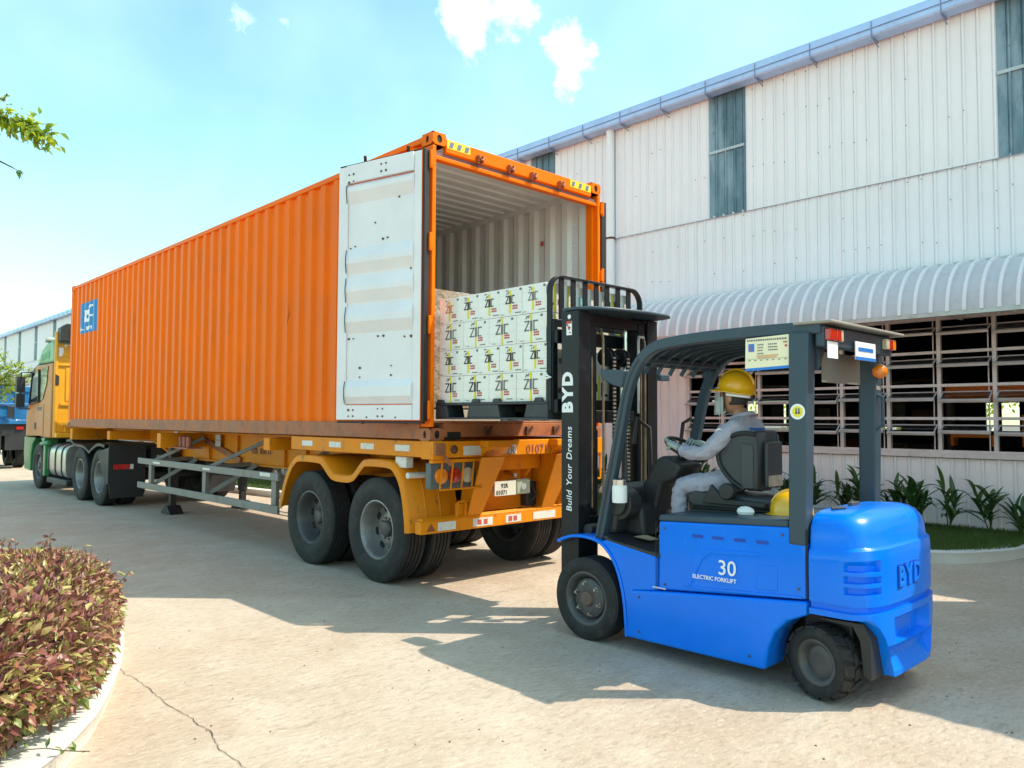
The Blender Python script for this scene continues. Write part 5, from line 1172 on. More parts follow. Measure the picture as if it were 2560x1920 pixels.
# lower part with wheel arch cut away at the sides and pockets in the tail
def lowz(y):   # underside of the flank as a function of y
    if y > -3.93: return .485 - .035 * max(0, min(1, (-3.6 - y) / .3)) + 0
    return .485
mb = MB(); rows = []
AB, BB, EX = A0 + .008, .268, 3.6
base = plan(AB, BB, EX)
zl = [.545, .525, .512, .508, .46, .40, .36, .355, .30, .265, .26, .2, .17]
def half(z):      # how far the tail reaches sideways; the wheel arch trims it lower down
    pts_ = [(.17, .29), (.26, .325), (.386, .37), (.46, .425), (.508, .48), (.51, AB)]
    for (z0, d0), (z1, d1) in zip(pts_, pts_[1:]):
        if z <= z1: return d0 + (d1 - d0) * max(0, (z - z0) / (z1 - z0))
    return AB
def yback(d): return -3.70 - BB * max(0, 1 - (d / AB) ** EX) ** (1 / EX)
for z in zl:
    row = []; dx = half(z); K_ = len(base)
    for i, (x, y) in enumerate(base):
        if z >= .51: row.append((x, y, z)); continue
        sg_ = 1 if x > FC else -1
        if i < 2 or i > K_ - 3: row.append((FC + sg_ * dx, max(yback(dx) + .10, -3.84), z))
        elif abs(x - FC) > dx: row.append((FC + sg_ * dx, yback(dx), z))
        else: row.append((x, y, z))
    rows.append(row)
K = len(base)
def pocket(z0, z1, i0, i1, d):
    for ri, z in enumerate(zl):
        if z0 <= z <= z1:
            for i in range(i0, i1 + 1):
                x, y, zz = rows[ri][i]; rows[ri][i] = (x + (FC - x) * .06, y + d, zz)
pocket(.36, .46, 21, K - 22, .06); pocket(.26, .301, 17, K - 18, .05)
mb.grid(rows); mb.add(rows[-1], [tuple(range(K))]); mb.add(rows[0], [tuple(range(K))])
lo = obj('counterweight_base', mb, M['fk_blue'], fk, 0, 40)
mb = MB(); mb.box(.25, .99, -3.76, -3.45, .16, .5); obj('rear_axle', mb, M['black_plastic'], fk, .02)
mb = MB(); mb.prism([(-3.90, .17), (-3.90, .40), (-3.86, .48), (-3.62, .475), (-3.60, .465), (-3.80, .455), (-3.84, .38), (-3.86, .19)], 'x', .15, 1.09); obj('arch_liner', mb, M['black_plastic'], fk)
b = MB(); text_mb('BYD', .165, (.40, -3.968, .675), (1, 0, 0), (0, 0, 1), .004, b, offset=.004, spacing=1.25)
obj('embossed_letters', b, M['fk_blue'], cw, .002)
b = MB(); text_mb('BYD', .165, (.40, -3.9640, .675), (1, 0, 0), (0, 0, 1), .002, b, offset=.0125, spacing=1.25); obj('letter_edge', b, M['blue_recess_shade'], cw)
mb = MB(); mb.cyl((.25, -3.64, 1.115), (.31, -3.70, 1.118), .012, 8); obj('hood_pin', mb, M['rim_dark'], cw); mb = MB(); mb.box(.5, .62, -3.66, -3.63, 1.11, 1.135); obj('hood_latch', mb, M['rim_dark'], cw, .004)
# overhead guard
gp = smooth([(-1.945, .76), (-2.06, 1.25), (-2.17, 1.72), (-2.215, 1.88), (-2.27, 2.0), (-2.35, 2.10), (-2.46, 2.165), (-2.62, 2.19), (-2.9, 2.205), (-3.30, 2.21), (-3.66, 2.205)], 4)
for x in (.115, 1.125):
    ov = obj('guard_pillar', sweep([(x, p[0], p[1]) for p in gp], .065, .075, (1, 0, 0)), M['fk_dark'], fk, .010, seg=3)
    mb = MB()
    for d in (-.018, .018): mb.v += []
    mb.grid([[(x + (-.0335 if x < .5 else .0335), p[0] + .010, p[1]) for p in gp[:20]], [(x + (-.0335 if x < .5 else .0335), p[0] - .010, p[1]) for p in gp[:20]]])
    obj('pillar_groove', mb, M['rubber'], ov)
for x in (.115, 1.125):
    mb = MB(); mb.prism([(-3.46, .90), (-3.565, .90), (-3.60, 2.18), (-3.475, 2.18)], 'x', x - .062 if x < .5 else x - .045, x + .045 if x < .5 else x + .062); rp_ = obj('rear_post', mb, M['fk_dark'], fk, .012, seg=3)
    if x < .5:
        b = MB(); b.lathe([(.047, 0), (.047, -.0015), (.001, -.002)], (x - .063, -3.53, 1.70), 'x', 28); rl = obj('round_sticker', b, M['white_print'], rp_)
        b = MB(); b.lathe([(.034, -.002), (.034, -.0028), (.001, -.003)], (x - .063, -3.53, 1.70), 'x', 28); obj('sticker_centre', b, M['tape_y'], rl)
        b = MB(); b.box(x - .0668, x - .0662, -3.545, -3.535, 1.685, 1.72); b.box(x - .0668, x - .0662, -3.528, -3.518, 1.685, 1.72); b.box(x - .0668, x - .0662, -3.55, -3.513, 1.69, 1.695); obj('sticker_mark', b, M['grey_ink'], rl)
    else:
        b = MB(); b.tube([(x - .02, -3.575, 1.83), (x - .02, -3.625, 1.81), (x - .02, -3.625, 1.62), (x - .02, -3.575, 1.585)], .012, 8); obj('grab_handle', b, M['fk_dark'], rp_)
        b = MB(); b.box(x - .035, x + .03, -3.592, -3.582, 1.86, 1.93); obj('small_label', b, mat('dim_label', (.30, .27, .25), .5, var=.5, scale=40), rp_)
roofp = [p for p in gp if p[1] > 2.0]
mb = MB(); mb.grid([[(x, p[0], p[1] + .012) for p in roofp] for x in (.14, .62, 1.10)]); mb.grid([[(x, p[0], p[1] + .022) for p in roofp] for x in (.14, .62, 1.10)])
obj('roof_panel', mb, M['fk_dark'], fk, 0, 60)
mb = MB(); mb.box(.06, 1.20, -3.74, -3.50, 2.225, 2.243); obj('roof_visor', mb, mat('visor', (.30, .28, .24), .4), fk, .006)
for k in range(6):
    x = .23 + k * .155
    obj('roof_bar', sweep([(x, p[0], p[1] - .012) for p in gp if p[1] > 1.98], .012, .03, (1, 0, 0)), M['fk_dark'], fk)
mb = MB(); mb.box(.148, 1.092, -2.36, -2.31, 2.06, 2.10); obj('roof_crossbar', mb, M['fk_dark'], fk, .006)
mb = MB(); mb.box(.10, 1.14, -3.68, -3.62, 2.09, 2.215); rb_ = obj('rear_crossbeam', mb, M['fk_dark'], fk, .010)
mb = MB(); mb.prism([(.16, 1.95), (.165, 2.09), (.26, 2.09)], 'y', -3.615, -3.58); obj('gusset', mb, M['fk_dark'], fk, .004); mb = MB(); mb.prism([(1.08, 1.95), (1.075, 2.09), (.98, 2.09)], 'y', -3.615, -3.58); obj('gusset', mb, M['fk_dark'], fk, .004)
for x0, order in ((.10, ('redlens', 'redlens', 'clear')), (.96, ('clear', 'redlens', 'amber'))):
    for k, mt in enumerate(order):
        mb = MB(); w = (.10, .06, .03)[k] if x0 < .5 else (.05, .06, .05)[k]
        off_ = (0, .10, .16)[k] if x0 < .5 else (0, .05, .11)[k]
        mb.box(x0 + off_, x0 + off_ + w, -3.715, -3.68, 2.125, 2.195); obj('tail_lamp', mb, M[('redlens' if mt == 'redlens' else mt)], fk, .006)
mb = MB(); mb.prism([(-3.18, 2.165), (-3.475, 2.175), (-3.475, 1.985), (-3.175, 1.975)], 'x', .070, .076); sg2 = obj('info_sign', mb, M['cream'], fk)
mb = MB(); mb.prism([(-3.175, 1.975), (-3.475, 1.985), (-3.475, 1.968), (-3.175, 1.958)], 'x', .0695, .0762); obj('sign_band', mb, M['sign_blue'], sg2)
mb = MB(); mb.box(.068, .0698, -3.24, -3.20, 2.08, 2.13); obj('sign_logo', mb, M['sign_blue'], sg2)
mb = MB(); mb.box(.0675, .0679, -3.225, -3.215, 2.08, 2.118); mb.box(.0675, .0698, -3.46, -3.435, 2.125, 2.133); mb.box(.0675, .0698, -3.46, -3.445, 2.10, 2.113); obj('sign_red_mark', mb, M['red_ink'], sg2)
mb = MB(); rr = random.Random(4)
y = -3.19
while y > -3.46: w = rr.uniform(.006, .013); mb.box(.068, .0698, y - w, y, 2.146, 2.157); y -= w + .005
for z in (2.118, 2.10, 2.082, 2.062):
    for y0, y1 in ((-3.262, -3.305), (-3.335, -3.40)):
        y = y0
        while y > y1 + .008: w = rr.uniform(.005, .010); mb.box(.068, .0698, y - w, y, z, z + .008); y -= w + .004
        if z < 2.07: break
for yy in (-3.2, -3.24, -3.28, -3.32, -3.36, -3.40, -3.44): mb.box(.068, .0698, yy - .014, yy, 2.022, 2.027)
mb.box(.068, .0698, -3.465, -3.19, 2.0325, 2.0335)
obj('sign_print', mb, M['grey_ink'], sg2)
mb = MB(); mb.prism([(-3.25, 2.055), (-3.405, 2.058), (-3.385, 2.037), (-3.265, 2.036)], 'x', .068, .0698); obj('sign_table', mb, mat('sign_tan', (.72, .45, .25), .6), sg2)
mb = MB(); mb.box(.10, .235, -3.70, -3.695, 2.02, 2.12); obj('white_label', mb, M['white_print'], fk)
mb = MB(); mb.box(.48, .79, -3.705, -3.70, 2.03, 2.145); l2 = obj('white_label', mb, M['white_print'], fk)
mb = MB(); mb.box(.48, .79, -3.708, -3.7055, 2.03, 2.05); obj('label_band', mb, M['sign_blue'], l2)
mb = MB(); xx = .52
while xx < .74: w = rr.uniform(.010, .03); mb.box(xx, xx + w, -3.7085, -3.7055, 2.085, 2.11); xx += w + .007
obj('label_print', mb, M['sign_blue'], l2)
mb = MB(); mb.box(.29, .86, -3.575, -3.57, 1.885, 2.075); obj('grey_plate', mb, mat('plate_grey', (.16, .15, .13), .6, var=.04), fk)
mb = MB(); mb.ball((1.075, -3.62, 1.985), (.058, .05, .05), 16, 10); be = obj('beacon', mb, M['amber'], fk)
mb = MB(); mb.box(1.06, 1.10, -3.60, -3.58, 1.95, 2.02); obj('beacon_bracket', mb, M['fk_dark'], fk)
for x in (.17, ):
    mb = MB(); mb.prism([(-1.97, 2.025), (-2.19, 2.01), (-2.19, 1.995), (-2.175, 1.88), (-2.09, 1.90), (-1.98, 1.95)], 'x', .08, .22); obj('front_lamp_bracket', mb, M['fk_dark'], fk, .008)
mb = MB(); mb.box(.88, 1.0, -1.95, -1.90, 1.97, 2.02); obj('rear_lamp_bracket', mb, M['fk_dark'], fk, .006)
mb = MB(); mb.tube([(1.09, -2.03, 1.15), (1.09, -1.98, 1.35), (1.09, -2.02, 1.62), (1.09, -2.10, 1.66)], .016, 8); mb.tube([(.16, -2.02, 1.18), (.16, -2.03, 1.4), (.16, -2.06, 1.62), (.17, -2.13, 1.60), (.17, -2.14, 1.2)], .013, 8); obj('grab_rail', mb, M['black_plastic'], fk)
# seat, dashboard, steering wheel
mb = MB(); mb.prism([(-2.50, 1.05), (-2.49, 1.125), (-2.56, 1.145), (-2.9, 1.13), (-3.16, 1.12), (-3.17, 1.05), (-3.0, 1.02), (-2.55, 1.02)], 'x', .42, .80); seat = obj('seat_cushion', mb, M['seat'], fk, .025, seg=3)
mb = MB(); mb.prism([(-2.52, .985), (-2.52, 1.005), (-3.18, 1.03), (-3.18, 1.0)], 'x', .42, .84); mb.prism([(-2.52, 1.01), (-2.52, 1.02), (-3.16, 1.045), (-3.16, 1.03)], 'x', .42, .84); obj('seat_suspension', mb, M['rubber'], fk, .004)
def ring(cy, cz, ry, rz, n=26, ex=2.6): return [(cy + ry * math.copysign(abs(cos(2 * pi * i / n)) ** (2 / ex), cos(2 * pi * i / n)), cz + rz * math.copysign(abs(sin(2 * pi * i / n)) ** (2 / ex), sin(2 * pi * i / n))) for i in range(n)]
# back shell, curved round the driver: plan arc extruded with rounded upper edge
mb = MB(); rows = []
for j in range(11):
    v = j / 10; z = 1.16 + .42 * v; hw = .152 * (1 - .55 * max(0, v - .55) ** 2 - .25 * (1 - v) ** 2)
    row = []
    for i in range(19):
        u = -1 + 2 * i / 18; x = .595 + hw * math.copysign(min(1, abs(u) * 1.0), u)
        wrap = .20 * max(0, abs(u) - .35) ** 1.6 * (1.25 - .6 * abs(v - .5))
        row.append((x, -3.02 - .03 * v + wrap * .8, z - (.10 * max(0, abs(u) - .5) ** 2 if j == 10 else 0)))
    rows.append(row)
mb.grid(rows); sb = obj('seat_back', mb, M['seat'], fk, 0, 60)
so_ = sb.modifiers.new('thick', 'SOLIDIFY'); so_.thickness = .055; so_.offset = 0; bev(sb, .022, 3)
mb = MB(); pl2 = [(-2.755, 1.42), (-2.79, 1.49), (-2.87, 1.54), (-2.96, 1.56), (-3.045, 1.55), (-3.055, 1.35), (-3.045, 1.17), (-2.96, 1.17), (-2.86, 1.23), (-2.775, 1.33)]
mb.prism(pl2, 'x', .425, .46); obj('seat_wing', mb, M['seat'], fk, .018, seg=3)
mb = MB(); mb.prism(pl2, 'x', .735, .765); obj('seat_wing', mb, M['seat'], fk, .018, seg=3)
mb = MB(); mb.tube([(.422, p[0], p[1]) for p in smooth(pl2[:5][::-1] + [pl2[0], pl2[9], pl2[8], pl2[7]], 3)], .016, 8); obj('wing_piping', mb, M['rubber'], fk)
mb = MB(); mb.box(.485, .705, -3.098, -3.07, 1.19, 1.50); sbp = obj('back_pocket', mb, M['seat'], fk, .012)
mb = MB(); mb.prism([(-2.94, 1.18), (-3.03, 1.18), (-3.03, 1.48), (-2.94, 1.49)], 'x', .415, .427); obj('wing_panel', mb, mat('seat_panel', (.055, .06, .065), .6, var=.15), fk, .006)
mb = MB(); mb.box(.50, .69, -3.103, -3.0985, 1.195, 1.27); obj('torn_label', mb, mat('torn', (.32, .27, .22), .7, var=.3, scale=15), fk)
mb = MB(); mb.cyl((.345, -2.86, 1.155), (.40, -2.86, 1.155), .058, 24); mb.prism([(-2.66, 1.06), (-2.73, 1.20), (-2.80, 1.13), (-2.92, 1.10), (-3.14, 1.10), (-3.14, 1.06)], 'x', .365, .40); obj('seat_hinge', mb, M['black_plastic'], fk, .010)
mb = MB(); mb.prism([(-2.04, 1.12), (-2.20, 1.36), (-2.27, 1.38), (-2.42, 1.31), (-2.36, 1.20), (-2.24, 1.16), (-2.16, .84), (-2.0, .80)], 'x', .47, .77); dash = obj('dashboard', mb, M['black_plastic'], fk, .03, seg=3)
mb = MB(); mb.box(.462, .4685, -2.125, -2.105, .97, .99); obj('indicator', mb, mat('ind', (.4, .5, .25), .4), dash)
# steering wheel: ring tilted towards the driver
sc_c = Vector((FC, -2.365, 1.425)); nrm = Vector((0, -.50, .866)); uu = Vector((1, 0, 0)); vv = nrm.cross(uu)
mb = MB(); mb.tube([sc_c + (uu * cos(a) + vv * sin(a)) * .165 for a in [2 * pi * i / 32 for i in range(32)]], .0145, 10, closed=True)
for a in (pi / 2, pi / 2 + 2.1, pi / 2 - 2.1): mb.bar(sc_c - nrm * .02, sc_c + (uu * cos(a) + vv * sin(a)) * .16, .03, .012, nrm)
mb.cyl(sc_c - nrm * .10, sc_c + nrm * .005, .035, 14); sw = obj('steering_wheel', mb, M['rubber'], fk)
mb = MB(); mb.tube([(.80, -2.22, 1.2), (.82, -2.30, 1.36)], .008, 6); mb.ball((.82, -2.30, 1.37), .018, 8, 6); mb.tube([(.86, -2.22, 1.2), (.88, -2.30, 1.35)], .008, 6); mb.ball((.88, -2.30, 1.36), .018, 8, 6); obj('hydraulic_lever', mb, M['black_plastic'], fk)
mb = MB(); mb.box(1.10, 1.16, -2.36, -2.32, 1.70, 1.80); mb.tube([(1.12, -2.28, 1.80), (1.13, -2.34, 1.78)], .01, 6); obj('side_mirror', mb, M['white_print'], fk, .008)
# wheels
tf = mesh('tyre', tyre_mb(.305, .195, .20, 44, 0), M['tyre'], smooth=35)
rfm = mesh('rim', rim_mb(.195, .20, .035, .075, 0, .6), [M['rim_dark'], M['black']], smooth=35)
hfm = mesh('hub', hub_mb(.062, -.005, -.045, 0), mat('hub_rust', (.13, .085, .065), .6, var=.3, scale=14), smooth=35)
nuts = []
for i in range(6):
    a = 2 * pi * i / 6 + .3; p = Vector((.0, .112 * cos(a), .112 * sin(a))); bfm = MB()
    bfm.lathe([(.019, -.052), (.019, -.062), (.001, -.062)], p, 'x', 8); bfm.tube([p + Vector((-.058, 0, 0)), p + Vector((-.085, 0, 0))], .011, 6); nuts.append(mesh('wheel_nut', bfm, M['bolt']))
for x, o_ in ((.13, 0), (1.11, pi)):
    t = link('front_tyre', tf, fk, (x, -1.855, .305), (0, 0, o_)); link('rim', rfm, t); link('hub', hfm, t).location = (-.04, 0, 0); [link('wheel_nut', bfme, t) for bfme in nuts]
trb = tyre_mb(.205, .128, .155, 40, 0)
trm = mesh('tyre', trb, M['tyre'], smooth=35)
lug = MB(); nl = 15
for i in range(nl):
    for sd in (-1, 1):
        a0 = 2 * pi * (i + (.25 if sd > 0 else 0)) / nl; a1 = a0 + 2 * pi / nl * .72
        ps = []
        for r in (.198, .220):
            for x, sh in ((sd * .004, .10), (sd * .076, 0)):
                for a in (a0 + sh, a1 + sh): ps.append((x, (r - (.008 if abs(x) > .05 and r > .2 else 0)) * cos(a), (r - (.008 if abs(x) > .05 and r > .2 else 0)) * sin(a)))
        lug.hexa([ps[0], ps[2], ps[3], ps[1], ps[4], ps[6], ps[7], ps[5]])
lugm = mesh('tread_lug', lug, M['tyre'])
rrm = mesh('rim', rim_mb(.128, .155, .045, .045, 5, .6, 30), [M['rim_dark'], M['black']], smooth=35)
hrm = mesh('hub', hub_mb(.036, .0, -.03, 5, .06), M['rim_dark'], smooth=35)
for x, o_ in ((.165, 0), (1.075, pi)):
    t = link('rear_tyre', trm, fk, (x, -3.615, .218), (0, 0, o_ + RAD(-14))); link('tread_lug', lugm, t); link('rim', rrm, t); link('hub', hrm, t).location = (.0, 0, 0)
# loose things carried on the truck
mb = MB(); mb.lathe([(.001, 0), (.052, 0), (.055, .01), (.055, .115), (.050, .12), (.050, .125), (.053, .13), (.053, .165), (.03, .175), (.001, .176)], (.075, -2.155, 1.045), 'z', 24)
mg = obj('thermos', mb, M['white_print'], None, 0, 40, loc=(.075, -2.155, 1.045)); tag(mg, 'white and steel thermos mug hanging on the front pillar of the forklift', 'mug')
mb = MB(); mb.lathe([(.0535, .128), (.0535, .166), (.03, .177), (.001, .178)], (.075, -2.155, 1.045), 'z', 24); obj('lid', mb, M['chrome'], mg)
mb = MB(); mb.tube([(.075, -2.155 - .05, 1.19), (.09, -2.21, 1.20), (.10, -2.17, 1.26)], .005, 6); obj('strap', mb, M['rubber'], mg)
def helmet_mb(c, sx=1, peak=1):
    mb = MB(); rows = []; n = 28; m = 9
    for i in range(m + 1):
        t = pi / 2 * i / m; row = []
        for j in range(n):
            a = 2 * pi * j / n; rr_ = sin(t); ridge = 1 + .03 * max(0, cos(4 * a)) * rr_ * 0
            row.append((c[0] + .112 * rr_ * cos(a), c[1] + .142 * rr_ * sin(a), c[2] + .145 * cos(t) ** .85))
        rows.append(row)
    lip = []
    for j in range(n):
        a = 2 * pi * j / n; f = max(0, sin(a)) ** 2
        lip.append((c[0] + (.128 + .0 * f) * cos(a), c[1] + (.155 + .055 * f) * sin(a), c[2] - .012 - .012 * f))
    rows.append(lip); rows.append([(p[0], p[1], p[2] - .006) for p in lip])
    rows.append([(c[0] + .108 * cos(2 * pi * j / n), c[1] + .138 * sin(2 * pi * j / n), c[2] - .004) for j in range(n)])
    mb.grid(rows, None, True)
    mb.tube([(c[0], c[1] + .142 * sin(a), c[2] + .149 * cos(a) ** .85) for a in [RAD(-70 + 140 * i / 14) for i in range(15)]], .012, 6)
    return mb
hm = obj('spare_helmet', helmet_mb((.42, -3.30, 1.04)), M['helmet'], None, 0, 50, loc=(.42, -3.30, 1.03)); tag(hm, 'spare yellow safety helmet lying behind the forklift seat', 'helmet')
mb = MB(); mb.ball((.26, -3.06, 1.045), (.05, .06, .035), 10, 6); o = obj('white_cloth', mb, M['white_print'], None, 0, 30, loc=(.26, -3.06, 1.02)); tag(o, 'crumpled white cloth on the deck beside the forklift seat', 'cloth')
mb = MB(); mb.add([(.22, -2.17, .783), (.24, -2.30, .768), (.34, -2.31, .767), (.33, -2.20, .790)], [(0, 1, 2, 3)]); mb.add([(.22, -2.17, .786), (.24, -2.30, .771), (.34, -2.31, .770), (.33, -2.20, .793)], [(0, 1, 2, 3)]); o = obj('cardboard_scrap', mb, mat('cardboard', (.5, .36, .22), .8), None, 0, 0, loc=(.28, -2.24, .77)); tag(o, 'scrap of tan cardboard on the forklift floor plate', 'cardboard')
# ------------------------------------------------------------------ driver
def skin(chain, sub=2):
    """chain: list of (parent index or -1, (x,y,z), radius or (rx,ry)); returns verts, faces of the grown surface"""
    me = bpy.data.meshes.new('sk'); bm = bmesh.new(); sk = bm.verts.layers.skin.verify(); vs = []
    for i, (p, c, r) in enumerate(chain):
        v = bm.verts.new(c); r = (r, r) if isinstance(r, (int, float)) else r; v[sk].radius = r; v[sk].use_root = (p < 0); vs.append(v)
    for i, (p, c, r) in enumerate(chain):
        if p >= 0: bm.edges.new((vs[p], vs[i]))
    bm.to_mesh(me); bm.free(); o = bpy.data.objects.new('sk', me); COL.objects.link(o)
    m = o.modifiers.new('s', 'SKIN'); m.branch_smoothing = .6; m.use_smooth_shade = True
    s = o.modifiers.new('u', 'SUBSURF'); s.levels = sub; s.render_levels = sub
    dg = bpy.context.evaluated_depsgraph_get(); e = o.evaluated_get(dg); em = e.to_mesh()
    r = ([tuple(v.co) for v in em.vertices], [tuple(p.vertices) for p in em.polygons]); e.to_mesh_clear(); bpy.data.objects.remove(o); bpy.data.meshes.remove(me); return r
DX = .62
ch = [(-1, (DX, -2.86, 1.215), (.155, .12)), (0, (DX, -2.885, 1.35), (.145, .115)), (1, (DX, -2.895, 1.49), (.165, .12)), (2, (DX, -2.865, 1.60), (.13, .085)), (3, (DX, -2.83, 1.675), (.062, .06)), (4, (DX, -2.795, 1.745), .055)]
def limb(par, pts):
    for p, r in pts: ch.append((par, p, r)); par = len(ch) - 1
    return par
limb(3, [((.475, -2.855, 1.605), .078), ((.425, -2.79, 1.53), .070), ((.385, -2.68, 1.405), .058), ((.40, -2.57, 1.405), .056), ((.435, -2.435, 1.435), .043)])
limb(3, [((.765, -2.855, 1.605), .078), ((.815, -2.79, 1.53), .070), ((.86, -2.68, 1.405), .058), ((.84, -2.57, 1.405), .056), ((.805, -2.435, 1.435), .043)])
limb(0, [((.535, -2.76, 1.20), .098), ((.49, -2.58, 1.185), .086), ((.465, -2.42, 1.165), .075), ((.465, -2.405, 1.05), .068), ((.475, -2.40, .90), .060), ((.475, -2.39, .83), .055)])
limb(0, [((.705, -2.76, 1.20), .098), ((.75, -2.58, 1.185), .086), ((.775, -2.42, 1.165), .075), ((.775, -2.405, 1.05), .068), ((.765, -2.40, .90), .060), ((.765, -2.39, .83), .055)])
BV, BF = skin(ch, 3)
def wrinkle(V, F):
    """cloth folds: push the surface in and out along its normal"""
    from mathutils import noise
    nn = [Vector((0, 0, 0)) for _ in V]
    for f in F:
        a_, b_, c_ = Vector(V[f[0]]), Vector(V[f[1]]), Vector(V[f[2]]); k_ = (b_ - a_).cross(c_ - a_)
        for i in f: nn[i] += k_
    r = []
    for v, k_ in zip(V, nn):
        p = Vector(v); k_ = k_.normalized() if k_.length > 0 else k_
        w = .6 if v[2] > 1.66 else 1
        d = noise.noise(Vector((p.x * 14, p.y * 17, p.z * 34 + p.y * 9))) * .010 + noise.noise(Vector((p.x * 30, p.y * 30, p.z * 46))) * .004
        r.append(tuple(p + k_ * d * w))
    return r
BV = wrinkle(BV, BF)
body = MB(); body.add(BV, BF, 0)
for v0 in ():
    pass
# neck skin versus clothes: faces high up
for i, f in enumerate(body.f):
    z = sum(body.v[k][2] for k in f) / len(f)
    if z > 1.685: body.mi[i] = 1
# head with jaw, nose, brow and ears
hc = Vector((DX, -2.772, 1.812)); rows = []; n = 24; m = 16
for i in range(m + 1):
    t = pi * i / m; row = []
    for j in range(n):
        a = 2 * pi * j / n; x = .076 * sin(t) * cos(a); y = .098 * sin(t) * sin(a); z = .118 * cos(t)
        if z < 0: x *= 1 - .35 * (z / .118) ** 2; y = y * (1 - .12 * (z / .118) ** 2) + .016 * (-z / .118)
        fr_ = max(0, sin(a)) ** 3 * max(0, sin(t)) ** 2
        if -.05 < z < .03: y += .024 * fr_ * max(0, 1 - abs(x) / .018) * (1 - abs(z + .018) / .045 if abs(z + .018) < .045 else 0)
        if .01 < z < .04: y += .004 * fr_
        row.append((hc.x + x, hc.y + y, hc.z + z))
    rows.append(row)
body.grid(rows, 1, True)
for sx in (-1, 1): body.ball((hc.x + sx * .078, hc.y - .008, hc.z - .008), (.010, .020, .032), 10, 8, 1)
# shoes
for x in (.475, .765):
    v, f = skin([(-1, (x, -2.40, .79), (.045, .042)), (0, (x, -2.32, .785), (.045, .036)), (1, (x, -2.22, .765), (.042, .026))]); body.add(v, f, 3)
# gloved hands closed round the rim of the wheel
def hand(side):
    a0 = pi - .42 if side < 0 else .42
    C0 = sc_c; out_ = uu * cos(a0) + vv * sin(a0); tan_ = (-uu * sin(a0) + vv * cos(a0)); rim = C0 + out_ * .165
    if tan_.y < 0: tan_ = -tan_
    wr = Vector((.435 if side < 0 else .805, -2.435, 1.435)); kn = rim + out_ * .030 + nrm * .022
    v, f = skin([(-1, tuple(wr), (.036, .03)), (0, tuple((wr + kn) / 2 + nrm * .006), (.042, .026)), (1, tuple(kn - tan_ * .012), (.042, .022))]); body.add(v, f, 2)
    for k, ln_ in enumerate((.95, 1.05, 1.0, .82)):
        b = kn + tan_ * (.034 - k * .021)
        p = [b - tan_ * .0 + out_ * .004, b - out_ * .016 * ln_ + nrm * .012, rim - out_ * .026 * ln_ + nrm * .012 + tan_ * (.034 - k * .021), rim - out_ * .024 * ln_ - nrm * .014 + tan_ * (.034 - k * .021), rim - out_ * .004 - nrm * .022 + tan_ * (.034 - k * .021)]
        v, f = skin([(i - 1, tuple(q), .0105 - .0008 * i) for i, q in enumerate(p)], 1); body.add(v, f, 2 if k < 4 else 1)
    th = [wr * .35 + kn * .65 - tan_ * .01 - nrm * .012, rim + out_ * .018 - nrm * .024 - tan_ * .030, rim - out_ * .006 - nrm * .026 - tan_ * .012]
    v, f = skin([(i - 1, tuple(q), .0125 - .001 * i) for i, q in enumerate(th)], 1); body.add(v, f, 2)
hand(-1); hand(1)
pe = obj('person', body, [M['cloth'], M['skin'], M['glove'], M['white_print']], None, 0, 60, loc=(.62, -2.8, 1.1))
tag(pe, 'forklift driver in grey work clothes and yellow safety helmet holding the steering wheel', 'person')
mb = MB()   # hair
rows = []
for i in range(9):
    t = pi * (.18 + .5 * i / 8); rows.append([(hc.x + .080 * sin(t) * cos(a), hc.y - .006 + .100 * sin(t) * sin(a), hc.z + .006 + .118 * cos(t)) for a in [pi * .98 + pi * 1.04 * k / 16 for k in range(17)]])
mb.grid(rows); obj('hair', mb, M['hair'], pe)
hb = helmet_mb((0, 0, 0)); ta = RAD(9)
hv = []
for x, y, z in hb.v: hv.append((DX + x, -2.79 + y * cos(ta) - z * sin(ta), 1.862 + y * sin(ta) + z * cos(ta)))
hb.v = hv; he = obj('helmet', hb, M['helmet'], pe, 0, 50)
mb = MB(); mb.tube([(DX - .082, -2.735, 1.85), (DX - .084, -2.74, 1.78), (DX - .060, -2.725, 1.71), (DX, -2.70, 1.695), (DX + .06, -2.725, 1.71), (DX + .084, -2.74, 1.78), (DX + .082, -2.735, 1.85)], .006, 6); obj('chin_strap', mb, M['rubber'], pe)
mb = MB(); mb.tube([(DX + .10 * cos(a), -2.79 + .125 * sin(a), 1.83 + .018 * sin(a)) for a in [pi * .95 + pi * 1.1 * k / 14 for k in range(15)]], .011, 6); obj('helmet_band', mb, M['white_print'], pe)
mb = MB(); mb.cyl((DX - .02, -2.925, 1.81), (DX - .02, -2.94, 1.81), .018, 12); obj('ratchet_knob', mb, M['rubber'], pe)
mb = MB(); rows = []
for i in range(8):
    z = 1.815 - .115 * i / 7
    rows.append([(DX + .074 * cos(a) * (1 - .15 * i / 7), hc.y + .012 + (.098 + .020 * sin(pi * i / 7)) * sin(a), z) for a in [RAD(12) + RAD(156) * k / 14 for k in range(15)]])
mb.grid(rows); obj('face_mask', mb, M['mask'], pe, 0, 60)
mb = MB(); rows = []
for i in range(6):
    z = 1.885 - .20 * i / 5; rows.append([(DX + .10 * cos(a), -2.775 + (.150 + .008 * i / 5) * sin(a), z) for a in [RAD(25) + RAD(130) * k / 12 for k in range(13)]])
shm_ = bpy.data.materials.new('face_shield'); shm_.use_nodes = True; t_ = shm_.node_tree; b_ = t_.nodes['Principled BSDF']; b_.inputs['Base Color'].default_value = (.62, .70, .72, 1); b_.inputs['Alpha'].default_value = .42; b_.inputs['Roughness'].default_value = .15
mb.grid(rows); obj('face_shield', mb, shm_, pe, 0, 60)
